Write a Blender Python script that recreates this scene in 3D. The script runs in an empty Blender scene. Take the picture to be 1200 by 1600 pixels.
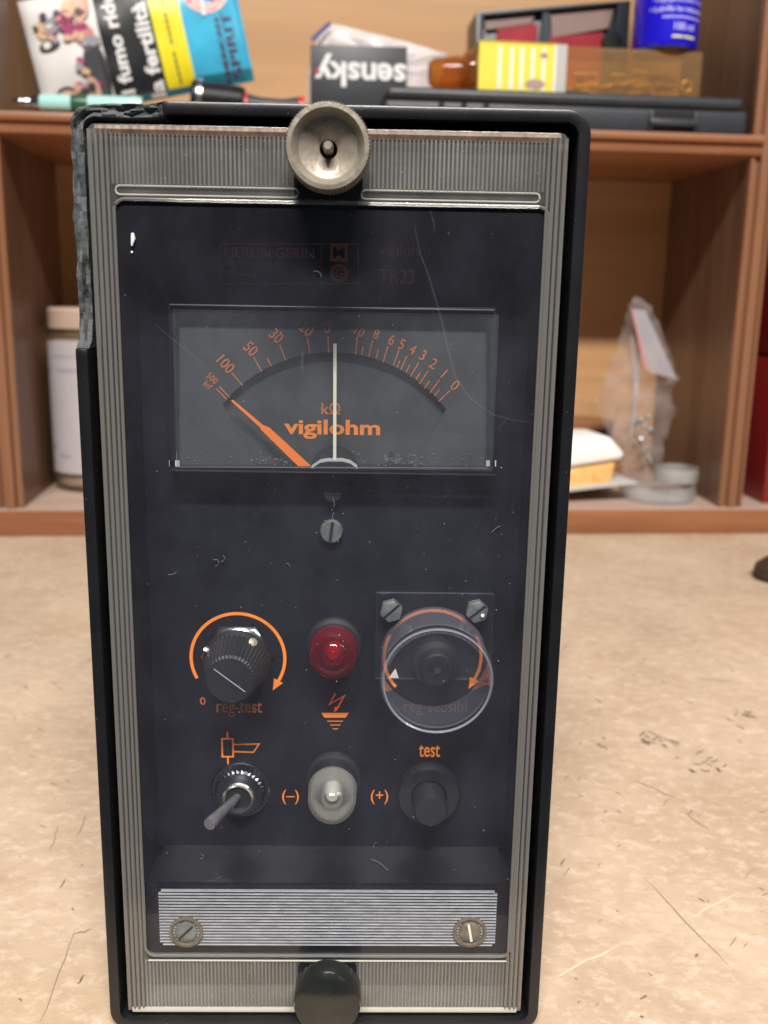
import bpy, bmesh, math, random
from mathutils import Vector, Matrix, noise
random.seed(7)
scn = bpy.context.scene
COL = scn.collection
PI = math.pi

# ------------------------------------------------------------------ camera
FPX = 1509.58                                   # focal length in photo pixels (1200 x 1600)
CAM = Vector((.00824, -.21289, .18318))
YAW, PIT, ROL = .02138, .22137, .01734
cyw, syw, cpt, spt = math.cos(YAW), math.sin(YAW), math.cos(PIT), math.sin(PIT)
FW = Vector((syw*cpt, cyw*cpt, -spt)); RT = Vector((cyw, -syw, 0)); UP = RT.cross(FW)
cr, sr = math.cos(ROL), math.sin(ROL)
RT, UP = cr*RT + sr*UP, -sr*RT + cr*UP
cam = bpy.data.cameras.new("camera"); camo = bpy.data.objects.new("camera", cam); COL.objects.link(camo)
cam.sensor_fit = 'HORIZONTAL'; cam.sensor_width = 36; cam.lens = FPX/1200*36
cam.clip_start = .005; cam.clip_end = 50
M3 = Matrix((RT, UP, -FW)).transposed()
camo.matrix_world = Matrix.Translation(CAM) @ M3.to_4x4()
cam.dof.use_dof = True; cam.dof.focus_distance = .228; cam.dof.aperture_fstop = 25
scn.camera = camo

# ------------------------------------------------------------------ light
w = bpy.data.worlds.new("World"); scn.world = w; w.use_nodes = True
bg = w.node_tree.nodes["Background"]; bg.inputs[0].default_value = (.74, .86, 1, 1); bg.inputs[1].default_value = .085
def lamp(name, loc, size, power, col, target=None):
    l = bpy.data.lights.new(name, 'AREA'); l.shape = 'RECTANGLE'; l.size, l.size_y = size; l.energy = power; l.color = col
    o = bpy.data.objects.new(name, l); COL.objects.link(o); o.location = loc
    if target: o.rotation_euler = (Vector(target)-Vector(loc)).to_track_quat('-Z', 'Y').to_euler()
    return o
lamp("ceiling_or_fill_lamp", (.05, -1.3, 1.9), (1.1, .16), 140, (1, .95, .88))
lamp("ceiling_or_fill_lamp", (1.5, -.9, 1.7), (1.1, .16), 12, (1, .97, .93))  # added fill light at the side, no such lamp seen
vs = scn.view_settings
vs.view_transform = 'Standard'; vs.look = 'None'; vs.exposure = 0; vs.gamma = 1; vs.use_curve_mapping = False
scn.render.engine = 'CYCLES'
scn.cycles.max_bounces = 6; scn.cycles.transparent_max_bounces = 20; scn.cycles.transmission_bounces = 4; scn.cycles.glossy_bounces = 3
scn.cycles.caustics_reflective = False; scn.cycles.caustics_refractive = False

# ------------------------------------------------------------------ frames: a pixel of the photo on a plane of the place
def ray(u, v): return FW + RT*((u-600)/FPX) - UP*((v-800)/FPX)
def at(u, v, Y):
    d = ray(u, v); return CAM + d*((Y-CAM.y)/d.y)
def ppm(P): return (P-CAM).dot(FW)/FPX            # metres per photo pixel at a point
SY, YS = .06646, .52713                           # the shelf unit stands behind, turned a little
EX = Vector((math.cos(SY), math.sin(SY), 0)); EY = Vector((-math.sin(SY), math.cos(SY), 0)); SO = Vector((0, YS, 0))
def ats(u, v, dd):
    d = ray(u, v); t = ((SO-CAM).dot(EY)+dd)/d.dot(EY); P = CAM+d*t; q = P-SO
    return Vector((q.dot(EX), dd, P.z))
def SW(x, d, z): return SO + EX*x + EY*d + Vector((0, 0, z))

# ------------------------------------------------------------------ materials
MATS = {}
def newmat(name):
    m = bpy.data.materials.new(name); m.use_nodes = True; MATS[name] = m
    nt = m.node_tree; return m, nt, nt.nodes, nt.links
def mat(name, col, rough=.5, metal=0, var=0, scale=30, bump=0, bscale=None, stretch=(1, 1, 1), coat=0, spec=.5, col2=None, alpha=1, rvar=0):
    m, nt, N, L = newmat(name); b = N["Principled BSDF"]
    b.inputs["Base Color"].default_value = (*col, 1); b.inputs["Roughness"].default_value = rough
    b.inputs["Metallic"].default_value = metal; b.inputs["Specular IOR Level"].default_value = spec
    b.inputs["Coat Weight"].default_value = coat
    tc = N.new("ShaderNodeTexCoord"); mp = N.new("ShaderNodeMapping"); mp.inputs["Scale"].default_value = stretch
    L.new(tc.outputs["Object"], mp.inputs[0])
    if var or col2 or rvar:
        n = N.new("ShaderNodeTexNoise"); n.inputs["Scale"].default_value = scale; n.inputs["Detail"].default_value = 6; n.inputs["Roughness"].default_value = .65
        L.new(mp.outputs[0], n.inputs[0])
        r = N.new("ShaderNodeValToRGB"); r.color_ramp.elements[0].position = .3; r.color_ramp.elements[1].position = .7
        c2 = col2 or tuple(min(1, c*(1+var)) for c in col); c1 = col if col2 else tuple(c*(1-var) for c in col)
        r.color_ramp.elements[0].color = (*c1, 1); r.color_ramp.elements[1].color = (*c2, 1)
        L.new(n.outputs[0], r.inputs[0])
        if var or col2: L.new(r.outputs[0], b.inputs["Base Color"])
        if rvar:
            mr = N.new("ShaderNodeMapRange"); mr.inputs[3].default_value = max(.02, rough-rvar); mr.inputs[4].default_value = rough+rvar
            L.new(n.outputs[0], mr.inputs[0]); L.new(mr.outputs[0], b.inputs["Roughness"])
    if bump:
        n2 = N.new("ShaderNodeTexNoise"); n2.inputs["Scale"].default_value = bscale or scale; n2.inputs["Detail"].default_value = 5
        L.new(mp.outputs[0], n2.inputs[0])
        bp = N.new("ShaderNodeBump"); bp.inputs["Strength"].default_value = bump; bp.inputs["Distance"].default_value = .0006
        L.new(n2.outputs[0], bp.inputs["Height"]); L.new(bp.outputs[0], b.inputs["Normal"])
    return m
def clear(name, tint=(.97, .98, .98), rough=.03, milk=0, milkcol=(.6, .63, .68), ior=1.45, hazevar=0, hscale=40, stretch=(1, 1, 1)):
    """clear plastic: what is not mirrored by Fresnel goes straight through; a little scatters on dust"""
    m, nt, N, L = newmat(name); N.remove(N["Principled BSDF"]); out = N["Material Output"]
    tr = N.new("ShaderNodeBsdfTransparent"); tr.inputs[0].default_value = (*tint, 1)
    gl = N.new("ShaderNodeBsdfGlossy"); gl.inputs["Roughness"].default_value = rough
    fr = N.new("ShaderNodeFresnel"); ge = N.new("ShaderNodeNewGeometry")     # thin sheet: both faces mirror alike
    mi = N.new("ShaderNodeMapRange"); mi.inputs[3].default_value = ior; mi.inputs[4].default_value = 1/ior
    L.new(ge.outputs["Backfacing"], mi.inputs[0]); L.new(mi.outputs[0], fr.inputs[0])
    a = N.new("ShaderNodeMixShader"); L.new(fr.outputs[0], a.inputs[0]); L.new(tr.outputs[0], a.inputs[1]); L.new(gl.outputs[0], a.inputs[2])
    last = a
    if milk or hazevar:
        df = N.new("ShaderNodeBsdfDiffuse"); df.inputs[0].default_value = (*milkcol, 1)
        x = N.new("ShaderNodeMixShader"); x.inputs[0].default_value = milk
        if hazevar:
            tc = N.new("ShaderNodeTexCoord"); mp = N.new("ShaderNodeMapping"); mp.inputs["Scale"].default_value = stretch
            n = N.new("ShaderNodeTexNoise"); n.inputs["Scale"].default_value = hscale; n.inputs["Detail"].default_value = 7; n.inputs["Roughness"].default_value = .62
            L.new(tc.outputs["Object"], mp.inputs[0]); L.new(mp.outputs[0], n.inputs[0])
            mr = N.new("ShaderNodeMapRange"); mr.inputs[1].default_value = .38; mr.inputs[2].default_value = .72
            mr.inputs[3].default_value = milk; mr.inputs[4].default_value = milk+hazevar
            L.new(n.outputs[0], mr.inputs[0]); L.new(mr.outputs[0], x.inputs[0])
        L.new(a.outputs[0], x.inputs[1]); L.new(df.outputs[0], x.inputs[2]); last = x
    L.new(last.outputs[0], out.inputs[0]); return m
def edgeclear(name, tint, m0, m1, milkcol, rough=.06, ior=1.45, blend=.35):  # milk whitens towards the edges: refracted light put into the colour
    m = clear(name, tint, rough, .5, milkcol, ior); nt = m.node_tree
    lw = nt.nodes.new("ShaderNodeLayerWeight"); lw.inputs[0].default_value = blend
    mr = nt.nodes.new("ShaderNodeMapRange"); mr.inputs[3].default_value = m0; mr.inputs[4].default_value = m1
    nt.links.new(lw.outputs["Facing"], mr.inputs[0])
    x = nt.nodes["Material Output"].inputs[0].links[0].from_node; nt.links.new(mr.outputs[0], x.inputs[0]); return m
def wood(name, c1, c2, axis='x', rough=.42, scale=1.0):
    m, nt, N, L = newmat(name); b = N["Principled BSDF"]; b.inputs["Roughness"].default_value = rough
    tc = N.new("ShaderNodeTexCoord"); mp = N.new("ShaderNodeMapping")
    st = {'x': (3, 40, 40), 'y': (40, 3, 40), 'z': (40, 40, 3)}[axis]
    mp.inputs["Scale"].default_value = tuple(s*scale for s in st); L.new(tc.outputs["Object"], mp.inputs[0])
    n = N.new("ShaderNodeTexNoise"); n.inputs["Scale"].default_value = 1; n.inputs["Detail"].default_value = 8; n.inputs["Roughness"].default_value = .6; n.inputs["Distortion"].default_value = .8
    L.new(mp.outputs[0], n.inputs[0])
    r = N.new("ShaderNodeValToRGB"); r.color_ramp.elements[0].position = .32; r.color_ramp.elements[1].position = .68
    r.color_ramp.elements[0].color = (*c1, 1); r.color_ramp.elements[1].color = (*c2, 1)
    L.new(n.outputs[0], r.inputs[0]); L.new(r.outputs[0], b.inputs["Base Color"])
    bp = N.new("ShaderNodeBump"); bp.inputs["Strength"].default_value = .15; bp.inputs["Distance"].default_value = .001
    L.new(n.outputs[0], bp.inputs["Height"]); L.new(bp.outputs[0], b.inputs["Normal"])
    return m

mat('black_plastic', (.0075, .008, .010), .36, var=.25, scale=60, bump=.06, bscale=900, rvar=.08)
mat('fracture', (.036, .042, .045), .75, col2=(.10, .11, .113), scale=260, bump=.9, bscale=420)
mat('panel_black', (.006, .0068, .0115), .42, var=.3, scale=45, rvar=.06)
mat('knob_black', (.012, .013, .016), .48, bump=.05, bscale=900)
mat('dial_grey', (.041, .043, .046), .6, var=.12, scale=90)
mat('dial_low', (.037, .040, .044), .6, var=.12, scale=90)
mat('orange', (.85, .235, .025), .55, var=.12, scale=300)
mat('orange_dim', (.52, .14, .03), .6, var=.25, scale=700)
mat('orange_logo', (.56, .16, .06), .6, var=.4, scale=500)  # logo print: duller orange, strongly uneven in tone
mat('print_rust', (.13, .035, .02), .6); mat('needle_orange', (1.0, .22, .015), .45)
mat('cream', (.80, .74, .58), .5)
mat('dial_dust', (.16, .165, .17), .8); mat('pale_metal', (.62, .62, .60), .4, .25); mat('dark_chrome', (.24, .24, .27), .2, 1); mat('lever_steel', (.34, .34, .36), .27, .75, var=.15, scale=300); mat('steel', (.62, .63, .64), .25, 1, var=.15, scale=300)
mat('chrome', (.46, .46, .49), .16, 1); mat('bright', (.75, .75, .77), .12, 1)
mat('dull_steel', (.27, .30, .31), .4, .7, var=.3, scale=500)
mat('old_nickel', (.28, .245, .20), .42, .35, var=.2, scale=220, bump=.25, bscale=700, rvar=.1)
mat('nickel_dirty', (.24, .20, .15), .5, .6, var=.35, scale=420, bump=.2, bscale=900)
mat('dark_knob', (.014, .016, .014), .16, var=.3, scale=120, bump=.05, bscale=500, rvar=.08)
mat('ribbed_sheen', (.33, .34, .37), .33, .5, var=.2, scale=200, stretch=(1, 1, 4), rvar=.08)  # black glossy ribs coloured light: the lamp's sheen put into the colour
mat('speck', (.40, .41, .43), .8); mat('lint_grey', (.17, .18, .20), .8); mat('white_lint', (.75, .74, .70), .8)
mat('scratch', (.30, .33, .40), .7); clear('scratch_line', tint=(1, 1, 1), milk=.03, milkcol=(.55, .6, .72), ior=1.02)
mat('white_tri', (.72, .70, .64), .6)
mat('brown_reflection', (.17, .115, .08), .55, var=.45, scale=260)  # shelf wood mirrored in the cover's top edge, painted as base colour
clear('cover_clear', milk=.018, hazevar=.02, hscale=60, milkcol=(.49, .50, .66), ior=1.38, stretch=(1, 1, .7))
clear('rib_clear', tint=(.9, .9, .89), rough=.14, milk=.13, hazevar=.2, hscale=60, milkcol=(.56, .55, .53), ior=1.5)  # ribs milkier than the plate: refracted bench light put into the colour
clear('plate_clear', tint=(.92, .92, .91), rough=.16, milk=.07, hazevar=.08, hscale=80, milkcol=(.50, .50, .49), ior=1.5, stretch=(1, 1, .3))
def glassy(name, tint, rough, milk, milkcol):
    m, nt, N, L = newmat(name); b = N["Principled BSDF"]; b.inputs["Base Color"].default_value = (*tint, 1); b.inputs["Transmission Weight"].default_value = 1
    b.inputs["Roughness"].default_value = rough; b.inputs["IOR"].default_value = 1.49
    d = N.new("ShaderNodeBsdfDiffuse"); d.inputs[0].default_value = (*milkcol, 1); x = N.new("ShaderNodeMixShader"); x.inputs[0].default_value = milk
    L.new(b.outputs[0], x.inputs[1]); L.new(d.outputs[0], x.inputs[2]); L.new(x.outputs[0], N["Material Output"].inputs[0]); return m
glassy('edge_clear', (.97, .97, .96), .08, .20, (.58, .56, .52)); glassy('cap_glass', (.97, .97, .96), .02, .05, (.7, .7, .66))
clear('lip_clear', tint=(.93, .93, .95), rough=.08, milk=.38, milkcol=(.46, .46, .56), ior=1.6)
clear('bead_clear', tint=(.9, .9, .9), rough=.08, milk=.5, milkcol=(.68, .67, .60), ior=1.6)
edgeclear('guard_clear', (.97, .97, .98), .0, .26, (.44, .44, .56), .04, 1.46, .25)
clear('meter_clear', tint=(.95, .96, .97), rough=.03, milk=.015, hazevar=.02, hscale=70, ior=1.38)
edgeclear('red_clear', (.62, .04, .06), .10, .5, (.34, .012, .03), .06, 1.45, .3)
edgeclear('bulb_clear', (.98, .98, .97), .012, .55, (.74, .74, .70), .05, 1.6, .16)
clear('bag_clear', tint=(.93, .91, .91), rough=.15, milk=.04, hazevar=.16, hscale=70, milkcol=(.74, .68, .67), ior=1.32)
clear('header_clear', tint=(.9, .9, .92), rough=.15, milk=.45, milkcol=(.55, .53, .58), ior=1.4)
clear('bag_white', tint=(.9, .87, .88), rough=.2, milk=.62, hazevar=.25, hscale=50, milkcol=(.86, .80, .81), ior=1.45)
clear('jar_glass', tint=(.88, .87, .80), rough=.04, milk=.10, milkcol=(.45, .40, .30), ior=1.5)
clear('amber_clear', tint=(.95, .74, .42), rough=.10, milk=.22, milkcol=(.62, .40, .20), ior=1.48)
clear('lid_clear', tint=(.96, .96, .96), rough=.12, milk=.12, hazevar=.1, milkcol=(.80, .80, .80), ior=1.5)
edgeclear('amber_dark', (.85, .50, .18), .18, .6, (.34, .14, .045)); mat('amber_cap', (.30, .10, .025), .3, var=.2, scale=60)
mat('yellow_label', (.85, .68, .07), .5); mat('white_label', (.43, .40, .42), .6, var=.04, scale=60)
mat('pouch_white', (.74, .71, .70), .4, bump=.3, bscale=60); mat('pouch_black', (.014, .015, .018), .38, bump=.3, bscale=60)
mat('pouch_yellow', (.85, .72, .02), .38); mat('pouch_blue', (.055, .42, .66), .25, var=.15, scale=30, bump=.3, bscale=60)
mat('pouch_teal', (.02, .17, .23), .35); mat('pouch_red', (.75, .03, .03), .35); mat('print_dark', (.03, .035, .07), .5)
mat('print_brown', (.10, .035, .06), .5); mat('skin_print', (.66, .40, .30), .5); mat('hair_print', (.055, .04, .04), .5)
mat('pink_print', (.62, .25, .26), .5); mat('plum_print', (.36, .045, .15), .5); mat('grey_print', (.33, .32, .37), .5); mat('charcoal_print', (.05, .05, .06), .5); mat('blond_print', (.68, .47, .27), .5)
mat('white_paint', (.82, .82, .82), .5)
mat('mint', (.40, .70, .66), .3, coat=.5); mat('dark_green', (.02, .09, .04), .35)
mat('case_grey', (.034, .038, .046), .42, var=.15, scale=40, bump=.25, bscale=500)
mat('card_black', (.028, .031, .037), .45, var=.12, scale=40); mat('red_paint', (.55, .025, .03), .4)
mat('box_dark', (.045, .055, .07), .35, var=.2, scale=40); mat('box_red', (.30, .012, .025), .4, var=.35, scale=25); mat('box_beige', (.40, .29, .245), .45, var=.12, scale=30)
mat('box_reflection', (.27, .18, .16), .5, var=.12, scale=30); mat('can_blue', (.012, .006, .60), .28, coat=.4); mat('can_print', (.60, .58, .86), .5); mat('can_yellow', (.75, .75, .10), .5)
mat('navy', (.05, .06, .22), .5)
mat('brass', (.62, .38, .10), .35, .6, var=.3, scale=200)
mat('red_cab', (.20, .012, .012), .4, var=.1, scale=20)
mat('foam_white', (.88, .88, .87), .6); mat('orange_food', (.78, .36, .06), .5, col2=(.85, .6, .3), scale=120)
mat('plate_grey', (.50, .49, .47), .35); mat('black_lid', (.02, .02, .024), .35)
mat('debris', (.08, .10, .09), .7); mat('debris_light', (.45, .47, .44), .7); mat('brown_blob', (.045, .022, .014), .6)
mat('stain', (.20, .155, .11), .6, var=.4, scale=500); mat('bench_scratch', (.35, .27, .20), .7); mat('bench_scuff', (.66, .535, .42), .6)
mat('hole_black', (.004, .004, .005), .7)
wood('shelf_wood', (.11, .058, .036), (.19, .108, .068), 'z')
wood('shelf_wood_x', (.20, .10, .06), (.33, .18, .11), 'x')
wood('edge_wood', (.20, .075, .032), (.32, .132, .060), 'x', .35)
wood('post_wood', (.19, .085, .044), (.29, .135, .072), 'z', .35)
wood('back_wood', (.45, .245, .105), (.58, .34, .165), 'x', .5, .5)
wood('board_top', (.42, .30, .24), (.52, .38, .31), 'x', .5)

def bench_mat():
    m, nt, N, L = newmat('bench'); b = N["Principled BSDF"]
    tc = N.new("ShaderNodeTexCoord")
    def noi(scale, det, st, rot=0, ro=.6, dist=0):
        mp = N.new("ShaderNodeMapping"); mp.inputs["Scale"].default_value = st; mp.inputs["Rotation"].default_value = (0, 0, rot)
        L.new(tc.outputs["Object"], mp.inputs[0]); n = N.new("ShaderNodeTexNoise")
        n.inputs["Scale"].default_value = scale; n.inputs["Detail"].default_value = det; n.inputs["Roughness"].default_value = ro; n.inputs["Distortion"].default_value = dist
        L.new(mp.outputs[0], n.inputs[0]); return n.outputs[0]
    def ramp(src, p0, p1, c0, c1):
        r = N.new("ShaderNodeValToRGB"); r.color_ramp.elements[0].position = p0; r.color_ramp.elements[1].position = p1
        r.color_ramp.elements[0].color = (*c0, 1); r.color_ramp.elements[1].color = (*c1, 1); L.new(src, r.inputs[0]); return r.outputs[0]
    def mix(f, a, c, mode='MIX'):
        x = N.new("ShaderNodeMix"); x.data_type = 'RGBA'; x.blend_type = mode
        if isinstance(f, float): x.inputs[0].default_value = f
        else: L.new(f, x.inputs[0])
        L.new(a, x.inputs[6])
        if isinstance(c, tuple): x.inputs[7].default_value = (*c, 1)
        else: L.new(c, x.inputs[7])
        return x.outputs[2]
    base = ramp(noi(11, 9, (1, 1, 1), .3, .75), .34, .68, (.42, .303, .208), (.60, .465, .345))
    base = mix(ramp(noi(95, 7, (1.5, 2.2, 1), .9, .75), .50, .68, (0, 0, 0), (.75, .75, .75)), base, (.71, .575, .465))
    base = mix(ramp(noi(75, 7, (1, 2.2, 1), .75, .75), .52, .70, (0, 0, 0), (.6, .6, .6)), base, (.39, .275, .195))
    base = mix(ramp(noi(7, 3, (1, 1, 1), 1.1), .52, .75, (0, 0, 0), (.45, .45, .45)), base, (.50, .37, .22))
    base = mix(ramp(noi(260, 3, (1, 4.5, 1), .45, .5), .705, .745, (0, 0, 0), (.75, .75, .75)), base, (.19, .145, .10))
    base = mix(ramp(noi(420, 2, (1, 3, 1), -.6, .5), .72, .76, (0, 0, 0), (.55, .55, .55)), base, (.28, .2, .15))
    L.new(base, b.inputs["Base Color"])
    rr = N.new("ShaderNodeMapRange"); rr.inputs[3].default_value = .38; rr.inputs[4].default_value = .62
    L.new(noi(25, 6, (1, 1, 1)), rr.inputs[0]); L.new(rr.outputs[0], b.inputs["Roughness"])
    b.inputs["Specular IOR Level"].default_value = .35
    bp = N.new("ShaderNodeBump"); bp.inputs["Strength"].default_value = .25; bp.inputs["Distance"].default_value = .0006
    L.new(noi(120, 6, (1, 2, 1), .4), bp.inputs["Height"]); L.new(bp.outputs[0], b.inputs["Normal"])
bench_mat()

# ------------------------------------------------------------------ mesh helpers
class MB:
    def __init__(s): s.v = []; s.f = []; s.mi = []
    def add(s, vs, fs, mi=0):
        o = len(s.v); s.v += [tuple(p) for p in vs]; s.f += [tuple(o+i for i in f) for f in fs]; s.mi += [mi]*len(fs); return s
    def box(s, x0, x1, y0, y1, z0, z1, mi=0):
        v = [(x, y, z) for x in (x0, x1) for y in (y0, y1) for z in (z0, z1)]
        return s.add(v, [(0, 1, 3, 2), (4, 6, 7, 5), (0, 4, 5, 1), (2, 3, 7, 6), (0, 2, 6, 4), (1, 5, 7, 3)], mi)
    def prism(s, pts, y0, y1, mi=0):               # polygon in x,z pulled along y
        n = len(pts); v = [(x, y0, z) for x, z in pts]+[(x, y1, z) for x, z in pts]
        f = [tuple(range(n)), tuple(range(2*n-1, n-1, -1))]+[(i, i+n, (i+1) % n+n, (i+1) % n) for i in range(n)]
        return s.add(v, f, mi)
    def sheet(s, pts, y, mi=0): return s.add([(x, y, z) for x, z in pts], [tuple(range(len(pts)))], mi)
    def ring(s, A, B, y0, y1, closed=True, mi=0):  # frame between outline A and B (same count)
        n = len(A); v = [(x, y0, z) for x, z in A]+[(x, y0, z) for x, z in B]+[(x, y1, z) for x, z in A]+[(x, y1, z) for x, z in B]
        f = []
        for i in range(n if closed else n-1):
            j = (i+1) % n
            f += [(i, j, n+j, n+i), (2*n+i, 3*n+i, 3*n+j, 2*n+j), (i, 2*n+i, 2*n+j, j), (n+i, n+j, 3*n+j, 3*n+i)]
        if not closed: f += [(0, n, 3*n, 2*n), (n-1, 3*n-1, 4*n-1, 2*n-1)]
        return s.add(v, f, mi)
    def lathe(s, prof, c=(0, 0, 0), axis=(0, -1, 0), seg=48, knurl=None, mi=0):
        a = Vector(axis).normalized(); t = Vector((1, 0, 0)) if abs(a.x) < .9 else Vector((0, 0, 1))
        e1 = (t-a*t.dot(a)).normalized(); e2 = a.cross(e1); c = Vector(c); v = []; f = []
        for k, (r, h) in enumerate(prof):
            for i in range(seg):
                rr = r
                if knurl and k in knurl[0]: rr = r*(1+knurl[1]*(1 if i % 2 else -1))
                th = 2*PI*i/seg; v.append(c+a*h+e1*(rr*math.cos(th))+e2*(rr*math.sin(th)))
        for k in range(len(prof)-1):
            for i in range(seg):
                j = (i+1) % seg; f.append((k*seg+i, k*seg+j, (k+1)*seg+j, (k+1)*seg+i))
        if prof[0][0] > 1e-6: f.append(tuple(range(seg-1, -1, -1)))
        if prof[-1][0] > 1e-6: f.append(tuple((len(prof)-1)*seg+i for i in range(seg)))
        return s.add(v, f, mi)
    def tube(s, pts, r, seg=8, mi=0):
        pts = [Vector(p) for p in pts]; v = []; f = []; n = len(pts); rs = r if isinstance(r, (list, tuple)) else [r]*n
        for i, p in enumerate(pts):
            d = (pts[min(n-1, i+1)]-pts[max(0, i-1)]).normalized()
            t = Vector((0, 0, 1)) if abs(d.z) < .9 else Vector((1, 0, 0))
            e1 = d.cross(t).normalized(); e2 = d.cross(e1)
            v += [p+e1*rs[i]*math.cos(2*PI*k/seg)+e2*rs[i]*math.sin(2*PI*k/seg) for k in range(seg)]
        for i in range(n-1):
            f += [(i*seg+k, i*seg+(k+1) % seg, (i+1)*seg+(k+1) % seg, (i+1)*seg+k) for k in range(seg)]
        f += [tuple(range(seg-1, -1, -1)), tuple((n-1)*seg+k for k in range(seg))]
        return s.add(v, f, mi)
    def build(s, name, m, parent=None, bevel=0, bseg=2, smooth=35, kind=None, loc=None, rotz=0):
        me = bpy.data.meshes.new(name); bm = bmesh.new()
        vs = [bm.verts.new(p) for p in s.v]
        for f, mi in zip(s.f, s.mi):
            try: bm.faces.new([vs[i] for i in f]).material_index = mi
            except ValueError: pass
        bmesh.ops.remove_doubles(bm, verts=bm.verts, dist=1e-7)
        bmesh.ops.recalc_face_normals(bm, faces=bm.faces)
        if bevel:
            es = [e for e in bm.edges if len(e.link_faces) == 2 and e.calc_face_angle(0) > .7]
            bmesh.ops.bevel(bm, geom=es, offset=bevel, segments=bseg, profile=.5, affect='EDGES', clamp_overlap=True)
        bm.to_mesh(me); bm.free()
        for q in (m if isinstance(m, (list, tuple)) else [m]): me.materials.append(MATS[q])
        if smooth:
            me.polygons.foreach_set('use_smooth', [True]*len(me.polygons)); me.set_sharp_from_angle(angle=math.radians(smooth))
        o = bpy.data.objects.new(name, me); COL.objects.link(o); o.parent = parent
        if loc is not None: o.location = loc
        o.rotation_euler.z = rotz
        if kind: o['kind'] = kind
        return o
def empty(name, loc=(0, 0, 0), rotz=0):
    o = bpy.data.objects.new(name, None); COL.objects.link(o); o.location = loc; o.rotation_euler.z = rotz; o.empty_display_size = .02; return o
def tag(o, label, cat, group=None):
    o['label'] = label; o['category'] = cat
    if group: o['group'] = group
    return o
def rrect(x0, x1, z0, z1, r, n=6):                 # counter-clockwise from the left side's lower end
    P = []
    for cx, cz, a0 in ((x0+r, z0+r, PI), (x1-r, z0+r, 1.5*PI), (x1-r, z1-r, 0), (x0+r, z1-r, .5*PI)):
        P += [(cx+r*math.cos(a0+PI/2*i/n), cz+r*math.sin(a0+PI/2*i/n)) for i in range(n+1)]
    return P
def circ(cx, cz, r, n=32, a0=0, a1=2*PI): return [(cx+r*math.cos(a0+(a1-a0)*i/n), cz+r*math.sin(a0+(a1-a0)*i/n)) for i in range(n)]
def text_verts(body, height, weight=0, cond=1, shear=0):
    c = bpy.data.curves.new('t', 'FONT'); c.body = body; c.size = 1; c.align_x = 'CENTER'; c.align_y = 'CENTER'; c.resolution_u = 3; c.offset = weight; c.shear = shear
    o = bpy.data.objects.new('t', c); COL.objects.link(o); bpy.context.view_layer.update()
    me = o.evaluated_get(bpy.context.evaluated_depsgraph_get()).to_mesh()
    V = [Vector(v.co) for v in me.vertices]; Fs = [tuple(p.vertices) for p in me.polygons]
    bpy.data.objects.remove(o); bpy.data.curves.remove(c)
    if not V: return [], []
    xs = [p.x for p in V]; ys = [p.y for p in V]; cx = (min(xs)+max(xs))/2; cy = (min(ys)+max(ys))/2
    k = height/max(1e-6, (max(ys)-min(ys)))
    return [((p.x-cx)*k*cond, (p.y-cy)*k) for p in V], Fs
def text(body, name, u, v, hpx, Y, m, parent, rot=0, weight=0, width=None, lift=.00012, cond=1):
    """lettering centred on a pixel of the photo, printed on the plane y = Y"""
    P = at(u, v, Y); s = ppm(P); V, Fs = text_verts(body, hpx*s, weight, cond)
    if width:
        xs = [a for a, b in V]; k = width*s/(max(xs)-min(xs)); V = [(a*k, b) for a, b in V]
    c, q = math.cos(math.radians(rot)), math.sin(math.radians(rot))
    mb = MB(); mb.add([(P.x+a*c-b*q, Y-lift, P.z+a*q+b*c) for a, b in V], Fs)
    return mb.build(name, m, parent, smooth=0)
def px(u, v, Y): p = at(u, v, Y); return (p.x, p.z)
def stroke(mb, pts, wd, Y, closed=False):          # flat line with mitred joints, in x,z
    n = len(pts); L = []; R = []
    for i in range(n):
        a = Vector(pts[(i-1) % n if closed else max(0, i-1)]); b = Vector(pts[i]); c = Vector(pts[(i+1) % n if closed else min(n-1, i+1)])
        d1 = (b-a).normalized() if (b-a).length > 0 else (c-b).normalized(); d2 = (c-b).normalized() if (c-b).length > 0 else d1
        t = (d1+d2); t = t.normalized() if t.length > .1 else d1
        nn = Vector((-t.y, t.x)); k = wd/2/max(.35, nn.dot(Vector((-d1.y, d1.x))))
        L.append(b+nn*k); R.append(b-nn*k)
    v = [(p.x, Y, p.y) for p in L]+[(p.x, Y, p.y) for p in R]
    mb.add(v, [(i, (i+1) % n, (i+1) % n+n, i+n) for i in range(n if closed else n-1)])

# ================================================================== the setting
MB().box(-1.5, 1.5, -.045, 1.3, -.035, 0).build('workbench_top', 'bench')
bench = bpy.data.objects['workbench_top']; bench['kind'] = 'structure'
def floorpt(u, v):
    d = ray(u, v); t = -CAM.z/d.z; return CAM+d*t
def bench_mark(name, pts, wd, m, z=.0003, taper=True):
    P = [floorpt(*p) for p in pts]; mb = MB(); n = len(P); v = []
    for i, p in enumerate(P):
        d = (P[min(n-1, i+1)]-P[max(0, i-1)]).normalized(); nn = Vector((-d.y, d.x, 0))
        k = wd*(math.sin(PI*(i+.25)/(n-.5)) if taper else 1)/2*random.uniform(.7, 1.2)
        v += [(p+nn*k)+Vector((0, 0, z)), (p-nn*k)+Vector((0, 0, z))]
    mb.add(v, [(2*i, 2*i+1, 2*i+3, 2*i+2) for i in range(n-1)])
    mb.build(name, m, bench, smooth=0)
def wob(a, b, n=7, j=2):
    return [(a[0]+(b[0]-a[0])*i/(n-1)+random.uniform(-j, j), a[1]+(b[1]-a[1])*i/(n-1)+random.uniform(-j, j)) for i in range(n)]
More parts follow.
